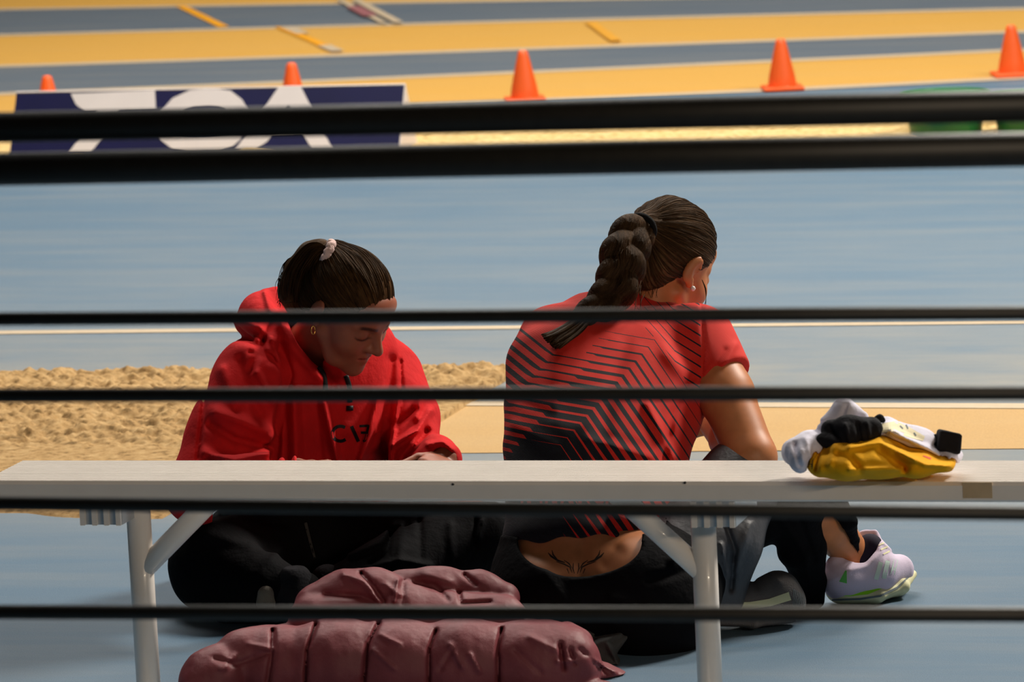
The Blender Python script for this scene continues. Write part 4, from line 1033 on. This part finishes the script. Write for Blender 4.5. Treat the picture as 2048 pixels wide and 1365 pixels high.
# trousers of the hooded girl
tl_ = uni(.03, hipL, tLr, tLl, loft(torL[:2], XL, .03)); tl_ = uni(.02, tl_, sLr, chain([P3(945, 1078, 9.66), P3(780, 1150, 9.53), P3(665, 1186, 9.50)], [.068, .058, .040], .02), chain([P3(432, 1150, 9.56), P3(470, 1195, 9.50)], [.075, .05]))
tl_ = offs(tl_, .010)
tl_ = folds(tl_, [([(608, 1045), (620, 1090), (642, 1150)], 3, .006), ([(700, 1110), (760, 1085), (785, 1050)], 7, .010), ([(740, 1130), (775, 1105), (782, 1060)], 5, -.010), ([(800, 1050), (800, 1130)], 7, .006), ([(840, 1045), (842, 1120)], 6, -.005), ([(900, 1050), (905, 1110)], 7, .005), ([(952, 1040), (950, 1090)], 4, -.009), ([(965, 1040), (958, 1075)], 4, .008), ([(690, 1150), (760, 1130), (800, 1120), (860, 1132)], 6, .010), ([(560, 1100), (520, 1150)], 10, .006), ([(420, 1070), (500, 1090)], 12, .006)])
tl_ = wrinkle(tl_, .006, 12)
tl_ = pcut(tl_, lambda px, py: 1004 - py)
lo, hi = box_of([P3(340, 1220, 9.45), P3(1030, 1080, 9.7), P3(600, 1150, 9.98), P3(600, 1010, 9.9)], .05)
to = sdf_obj('trousers', tl_, lo, hi, .004, M['trouser_black'], pl)
bvT = bvh_of(to)
strips('side_piping', bvT, [([(611, 1046), (622, 1090), (630, 1118)], [6, 5, 4])], M['charcoal'], pl, .0012)
sdf_obj('sock', loft([(P3(534, 1188, 9.40), .021, .02), (P3(534, 1205, 9.40), .022, .02)], R, .01), *box_of([P3(534, 1192, 9.40)], .07), .003, M['sock'], pl)
for k, pts in enumerate(([P3(590, 1205, 9.41), P3(650, 1212, 9.40), P3(735, 1212, 9.42)], [P3(655, 1205, 9.50), P3(590, 1208, 9.49), P3(520, 1208, 9.47)])):
    sdf_obj('shoe', uni(.02, chain(pts, [.040, .038, .030]), chain([pts[0], pts[0] + U * .04], [.036, .034])), *box_of(pts, .07), .004, M['black_cloth'], pl)

# hair of the hooded girl
TL = hl(hL, P3(664, 508, 9.50)[None].astype(float))[0]
capL = uni(.02, ell((0, -.010, .041), (.0785, .0965, .0805)), ell((0, -.058, -.008), (.060, .048, .066)))
hairL = in_head(hL, inter(capL, lambda L: -(L[:, 2] - .86 * L[:, 1] + .004), .012))
hairL = groove(hL, uni(.025, hairL, in_head(hL, ell(TL * .97, (.028, .028, .028)))), TL, .0018)
lo, hi = box_of([hw(hL, (0, 0, .02))], .16)
hoL = sdf_obj('hair', hairL, lo, hi, .0026, M['hair_l'], pl); set_uv(hoL, hair_uv(hL, world_verts(hoL), TL))
combed('hair_strands', hL, hoL, TL, M['hair_l'], pl, 420, 12)
pony = chain([P3(660, 508, 9.47), P3(642, 500, 9.49), P3(624, 512, 9.51), P3(604, 545, 9.53), P3(592, 586, 9.55), P3(594, 630, 9.58)], [.012, .017, .026, .033, .032, .015], .018)
def sweep(V):
    px, py, _ = proj(V); return np.hypot(px - 662, (py - 606) * .9), np.arctan2(py - 606, px - 662)
def pony_g(P):
    d = pony(P); m = np.abs(d) < .02
    if m.any():
        r_, a_ = sweep(P[m]); Q = np.stack([r_ * f4(.12), a_ * f4(1.2), (P[m] @ A(F)) * f4(60)], 1).astype(f4)
        d = d.copy(); d[m] -= f4(.0028) * vnoise(Q, 1.0) + f4(.0016) * vnoise(Q * A([2.6, 1, 2]), 1.0)
    return d
po = sdf_obj('ponytail', pony_g, *box_of([P3(560, 640, 9.62), P3(660, 480, 9.5)], .06), .0026, M['hair_l'], pl)
Vp = world_verts(po); r_, a_ = sweep(Vp); set_uv(po, np.c_[r_ * .006 + (Vp - hL['o']) @ F * 2, a_ * .5])
arcs = []
for i in range(160):
    k_ = rnd.uniform(-1, 1); dd = rnd.uniform(-.02, .002); e_ = rnd.uniform(.55, 1.0); w_ = rnd.uniform(-3, 3)
    full = smooth_path([P3(655, 503 + 5 * k_, 9.458), P3(640 + 3 * k_, 497 + 12 * k_, 9.466 + dd * .5), P3(620 + 12 * k_, 512 + 20 * k_, 9.478 + dd), P3(599 + 26 * k_ + w_, 546 + 8 * k_, 9.494 + dd + .012 * k_ * k_), P3(590 + 27 * k_ + w_, 588, 9.515 + dd + .014 * k_ * k_), P3(594 + 12 * k_, 632, 9.56)], 22)
    arcs.append(full[:max(8, int(22 * e_))])
tubes_uv('hair_strands', arcs, [rnd.uniform(.0006, .0014) for _ in arcs], M['hair_l'], pl, 5)
cS = P3(655, 504, 9.460); ax1 = cv(-.75, .35, .1); e1 = np.cross(ax1, F); e1 /= np.linalg.norm(e1); e2 = np.cross(ax1, e1)
scr = []
for a in np.linspace(0, 2 * np.pi, 49): scr.append(cS + (np.cos(a) * e1 + np.sin(a) * e2) * .0190 + ax1 * .002 * np.sin(a * 9))
MB().tube(scr, .0080, 10).build('hair_tie', M['scrunchie'], pl, True, label='pale pink hair tie')
fly = []
for i in range(30):
    t = rnd.random(); x0, y0 = 632 - 30 * t, 488 + 20 * t
    fly.append(smooth_path([P3(x0, y0, 9.53), P3(588 - rnd.uniform(0, 20), 530 + rnd.uniform(-8, 8), 9.54), P3(560 + rnd.uniform(-8, 14), 568 + rnd.uniform(-6, 10), 9.55), P3(562 + rnd.uniform(-10, 24), 600 + rnd.uniform(0, 16), 9.56)], 12))
fly.append(smooth_path([P3(600, 512, 9.53), P3(566, 545, 9.53), P3(552, 566, 9.54), P3(551, 580, 9.55)], 12))
tubes_uv('stray_hair', fly, .0008, M['hair_l'], pl, 5)
ec = hw(hL, (.082, -.002, -.030)); MB().tube([ec + cv(.2, .0, .9) * 0 + (R * .6 + F * .3) * .006 * np.cos(a) + U * .008 * (np.sin(a) - 1) for a in np.linspace(0, 2 * np.pi, 25)], .0012, 6).build('earring', M['gold'], pl, True, label='thin gold hoop')
cph = P3(700, 962, 9.40)
phone = MB().box(cph, (.037, .004, .075), [R * .9 + F * .1, cv(0, .6, .8), cv(.1, .8, -.6)]).build('phone', M['phone'], None, False, loc=cph, bevel=.003)
bpy.data.objects.remove(phone)

#@@CLOTHES
# ------------------------------------------------------------------ clothes on the bench
def rbox(c, ax, h, r):
    c = A(c); ax = A(ax); h = A(h) - f4(r)
    def g(P):
        q = np.abs((P - c) @ ax.T) - h
        return np.sqrt((np.maximum(q, 0) ** 2).sum(1)) + np.minimum(q.max(1), 0) - f4(r)
    return g
db = 8.12
gy = ground(1750, 935, zt); gy[2] = zt
t = thing('folded_garment', 'golden yellow folded garment lying on the white bench under a white jacket', 'clothing', gy)
yel = loft([(P3(1640, 924, db + .03), .066, .025), (P3(1690, 917, db + .03), .078, .032), (P3(1765, 914, db + .03), .078, .031), (P3(1840, 926, db + .02), .066, .018), (P3(1898, 932, db + .01), .045, .008)], Fh, .02)
yel = folds(yel, [([(1700, 895), (1760, 885), (1830, 922)], 6, .006), ([(1650, 905), (1700, 915), (1720, 940)], 7, -.005), ([(1800, 905), (1850, 930), (1900, 932)], 5, .006), ([(1760, 905), (1810, 938)], 7, -.006), ([(1640, 890), (1632, 940)], 4, -.006), ([(1700, 940), (1800, 938)], 5, .004), ([(1670, 890), (1660, 930)], 6, .004)])
yel = wrinkle(yel, .004, 20)
yel = inter(yel, lambda P: f4(zt + .002) - P[:, 2], .003)
lo, hi = box_of([P3(1600, 950, db - .1), P3(1920, 870, db + .12)], .04)
yo = sdf_obj('cloth_fold', yel, lo, hi, .0028, M['yellow_cloth'], t)
byv = bvh_of(yo)
strips('dark_trim', byv, [([(1634, 903), (1622, 920), (1620, 938)], [7, 9, 8])], simple('brown_trim', (.06, .018, .004), .8), t)
strips('red_trim', byv, [([(1846, 912), (1862, 918)], [2, 4])], simple('red_trim_mark', (.75, .06, .02), .8), t)
gw = ground(1750, 905, zt); gw[2] = zt
t2 = thing('crumpled_jacket', 'crumpled white and black jacket heaped on top of the yellow garment', 'clothing', gw)
dw = 8.19
wh = uni(.008, ell(P3(1588, 905, dw), (.020, .06, .024), [R, Fh, U]), ell(P3(1622, 896, dw), (.034, .07, .030), [R, Fh, U]), ell(P3(1600, 918, dw - .045), (.017, .045, .024), [R, Fh, U]),
    chain([P3(1655, 850, dw), P3(1690, 828, dw), P3(1722, 838, dw)], [.016, .026, .014]), cap(P3(1660, 868, dw), P3(1650, 890, dw), .02, .02),
    loft([(P3(1690, 885, dw), .07, .026), (P3(1775, 873, dw), .075, .026), (P3(1840, 888, dw), .06, .022), (P3(1905, 915, dw - .02), .035, .013)], Fh, .01), ell(P3(1824, 868, dw), (.011, .02, .009), [R, Fh, U]))
wh = folds(wh, [([(1693, 812), (1680, 845)], 4, -.006), ([(1720, 835), (1712, 860)], 4, -.005), ([(1590, 890), (1600, 930)], 5, -.007), ([(1612, 880), (1630, 930)], 6, .005), ([(1780, 860), (1840, 890), (1900, 920)], 6, .007), ([(1770, 880), (1830, 905)], 6, -.006), ([(1870, 890), (1890, 915)], 5, -.008), ([(1640, 846), (1700, 852)], 4, -.005)])
wh = wrinkle(wh, .008, 26)
wh = sub(wh, offs(yel, .001), .003)
lo, hi = box_of([P3(1560, 950, dw - .1), P3(1925, 800, dw + .1)], .03)
wo = sdf_obj('white_fabric', wh, lo, hi, .0028, M['white_cloth'], t2)
bk = uni(.008, chain([P3(1662, 858, dw - .05), P3(1700, 864, dw - .06), P3(1742, 858, dw - .055)], [.018, .028, .022]), chain([P3(1646, 878, dw - .06), P3(1680, 886, dw - .07), P3(1696, 896, dw - .07)], [.011, .016, .009]), cap(P3(1755, 868, dw - .04), P3(1772, 862, dw - .03), .012, .006))
bk = folds(bk, [([(1690, 850), (1700, 890)], 5, .006), ([(1715, 850), (1722, 885)], 4, -.007), ([(1735, 845), (1740, 875)], 4, .006), ([(1660, 855), (1680, 885)], 4, -.006)])
bk = wrinkle(bk, .008, 30)
sdf_obj('black_panel', bk, lo, hi, .0028, M['black_cloth'], t2)
ca = cv(.97, -.12, 0); cu = cv(.2, .97, 0)
cf = uni(.006, rbox(P3(1897, 884, dw - .02), [ca, cu, Fh], (.019, .017, .03), .004), cap(P3(1880, 882, dw - .02), P3(1866, 874, dw - .02), .012, .004))
sdf_obj('black_cuff', wrinkle(cf, .003, 30), lo, hi, .0024, M['black_cloth'], t2)
sdf_obj('collar_loop', chain([P3(1750, 862, dw - .03), P3(1752, 842, dw - .03), P3(1760, 836, dw - .03), P3(1768, 842, dw - .03)], [.003, .004, .004, .003]), lo, hi, .0022, M['black_cloth'], t2)
bw = bvh_of(wo)
strips('paper_label', bw, [([(1752, 858), (1790, 853), (1815, 864), (1848, 878)], [16, 20, 20, 10])], M['paper'], t2, .002)
strips('label_print', bw, [([(1800, 852), (1806, 858)], 3), ([(1812, 850), (1816, 858)], 3), ([(1828, 866), (1832, 872)], 3)], M['sole_grey'], t2, .003, 2)

# ------------------------------------------------------------------ maroon puffer jacket on the floor behind the bench
gj = ground(800, 1365); gj[2] = 0
t = thing('puffer_jacket', 'maroon quilted puffer jacket lying crumpled on the floor behind the bench', 'jacket', gj)
def baffles(pts, rad, n, sub_=14):
    """quilted roll: the radius swells between the seams"""
    p = smooth_path(pts, n * sub_ + 1); r = np.interp(np.linspace(0, 1, len(p)), np.linspace(0, 1, len(rad)), rad)
    return p, [a * (.72 + .32 * abs(math.sin(math.pi * i / sub_)) ** .5) for i, a in enumerate(r)]
def roll(pts, rad, n, k=.003):
    p, r = baffles(pts, rad, n); return chain(p[::2], r[::2], k)
dj = 8.81
main = roll([P3(500, 1338, dj + .02), P3(640, 1330, dj), P3(800, 1332, dj), P3(960, 1330, dj), P3(1138, 1330, dj)], [.066, .078, .080, .080, .074], 5, .006)
low = roll([P3(560, 1425, dj - .04), P3(760, 1440, dj - .05), P3(960, 1440, dj - .05), P3(1140, 1425, dj - .04)], [.05, .055, .055, .05], 4)
left = roll([P3(566, 1292, dj + .03), P3(490, 1318, dj), P3(428, 1352, dj - .03), P3(400, 1380, dj - .05)], [.036, .052, .054, .040], 2)
back = roll([P3(520, 1290, dj + .10), P3(700, 1280, dj + .12), P3(900, 1275, dj + .12), P3(1100, 1290, dj + .10)], [.03, .045, .045, .04], 4)
up1 = chain([P3(632, 1212, dj + .14), P3(690, 1190, dj + .14), P3(750, 1192, dj + .13), P3(830, 1215, dj + .12)], [.040, .044, .046, .040], .02)
up2 = chain([P3(800, 1180, dj + .17), P3(880, 1180, dj + .17), P3(960, 1186, dj + .17), P3(1003, 1200, dj + .16)], [.034, .040, .038, .034], .02)
mid = chain([P3(640, 1250, dj + .12), P3(800, 1245, dj + .12), P3(1000, 1250, dj + .12)], [.06, .065, .055], .02)
crump = uni(.006, sph(P3(1150, 1290, dj + .02), .034), sph(P3(1160, 1330, dj), .032), ell(P3(1136, 1285, dj + .03), (.03, .05, .036), [R, Fh, U]), sph(P3(1150, 1372, dj - .02), .035), loft([(P3(1165, 1330, dj + .05), .05, .020), (P3(1210, 1345, dj + .06), .04, .014), (P3(1246, 1352, dj + .05), .02, .007)], Fh, .01), chain([P3(1140, 1385, dj - .04), P3(1260, 1385, dj - .02)], [.03, .012]))
pj = uni(.006, main, low, left, back, up1, up2, mid); pj = uni(.004, pj, crump)
pj = folds(pj, [([(722, 1148), (745, 1172), (768, 1205)], 5, -.012), ([(688, 1150), (730, 1165), (760, 1205)], 7, .008), ([(650, 1190), (720, 1192), (760, 1210)], 5, -.006), ([(796, 1160), (788, 1205)], 3, .008), ([(806, 1165), (806, 1210)], 5, -.006), ([(770, 1170), (800, 1190)], 5, .006), ([(830, 1165), (870, 1172), (895, 1200)], 5, -.006), ([(928, 1150), (952, 1170)], 4, -.009), ([(918, 1185), (922, 1208), (980, 1205)], 4, -.008), ([(850, 1150), (900, 1165)], 8, .005),
    ([(470, 1310), (440, 1340), (455, 1335)], 4, .006), ([(500, 1290), (545, 1300)], 5, .006), ([(430, 1318), (470, 1330), (540, 1305)], 5, -.006), ([(545, 1262), (545, 1300), (535, 1365)], 5, -.012),
    ([(760, 1270), (800, 1290)], 4, .005), ([(745, 1300), (790, 1340)], 4, .005), ([(900, 1290), (925, 1335)], 5, .006), ([(940, 1310), (960, 1345)], 4, .006), ([(905, 1300), (880, 1340)], 4, -.005), ([(1060, 1275), (1110, 1300)], 6, .005), ([(1030, 1300), (1080, 1345)], 5, -.004), ([(1120, 1290), (1128, 1340)], 4, -.012), ([(1140, 1300), (1150, 1330)], 3, -.008), ([(1115, 1325), (1150, 1322)], 3, .007), ([(1175, 1315), (1230, 1345)], 4, .006), ([(1160, 1300), (1200, 1335)], 4, -.007)])
pj = folds(pj, [([(632, 1248), (614, 1300), (610, 1365)], 3.5, -.016), ([(758, 1246), (735, 1290), (727, 1365)], 3.5, -.016), ([(872, 1262), (858, 1300), (857, 1365)], 3.5, -.014), ([(1003, 1258), (996, 1300), (996, 1365)], 3.5, -.014)])
pj = wrinkle(wrinkle(pj, .005, 15), .0022, 44, (1, 1, .6))
pj = sub(pj, offs(uni(.03, hipR, sLl, tLl, thighRr), .014), .006)
pj = inter(pj, lambda P: f4(.001) - P[:, 2], .004)
lo, hi = box_of([P3(370, 1400, dj - .12), P3(1270, 1400, dj - .1), P3(900, 1130, dj + .25), P3(560, 1300, dj + .2)], .06)
jo = sdf_obj('quilted_shell', pj, lo, hi, .0036, M['maroon'], t)
q = P3(1012, 1209, dj + .125)
MB().box(q, (.010, .001, .007), [R, F, U]).build('care_tag', M['paper'], t, bevel=.0005)
gd = ground(1225, 1330); gd[2] = 0
t = thing('crumpled_garment', 'dark grey garment corner on the floor beside the maroon jacket', 'clothing', gd)
dg = 9.0
gm = uni(.008, loft([(P3(1165, 1300, dg), .06, .022), (P3(1205, 1295, dg - .01), .06, .026), (P3(1245, 1272, dg), .03, .008)], Fh, .01), loft([(P3(1190, 1320, dg - .03), .05, .02), (P3(1235, 1335, dg - .03), .04, .013)], Fh, .01), cap(P3(1150, 1270, dg), P3(1200, 1262, dg + .02), .018, .010))
gm = folds(gm, [([(1170, 1300), (1240, 1268)], 5, .006), ([(1160, 1285), (1225, 1262)], 4, -.007), ([(1215, 1290), (1240, 1335)], 5, .005)])
gm = sub(sub(gm, offs(pj, .002), .003), offs(hipR, .014), .003)
gm = inter(wrinkle(gm, .005, 20), lambda P: f4(.001) - P[:, 2], .003)
sdf_obj('fabric_fold', gm, *box_of([P3(1150, 1350, dg - .05), P3(1260, 1250, dg + .05)], .06), .003, M['charcoal'], t)
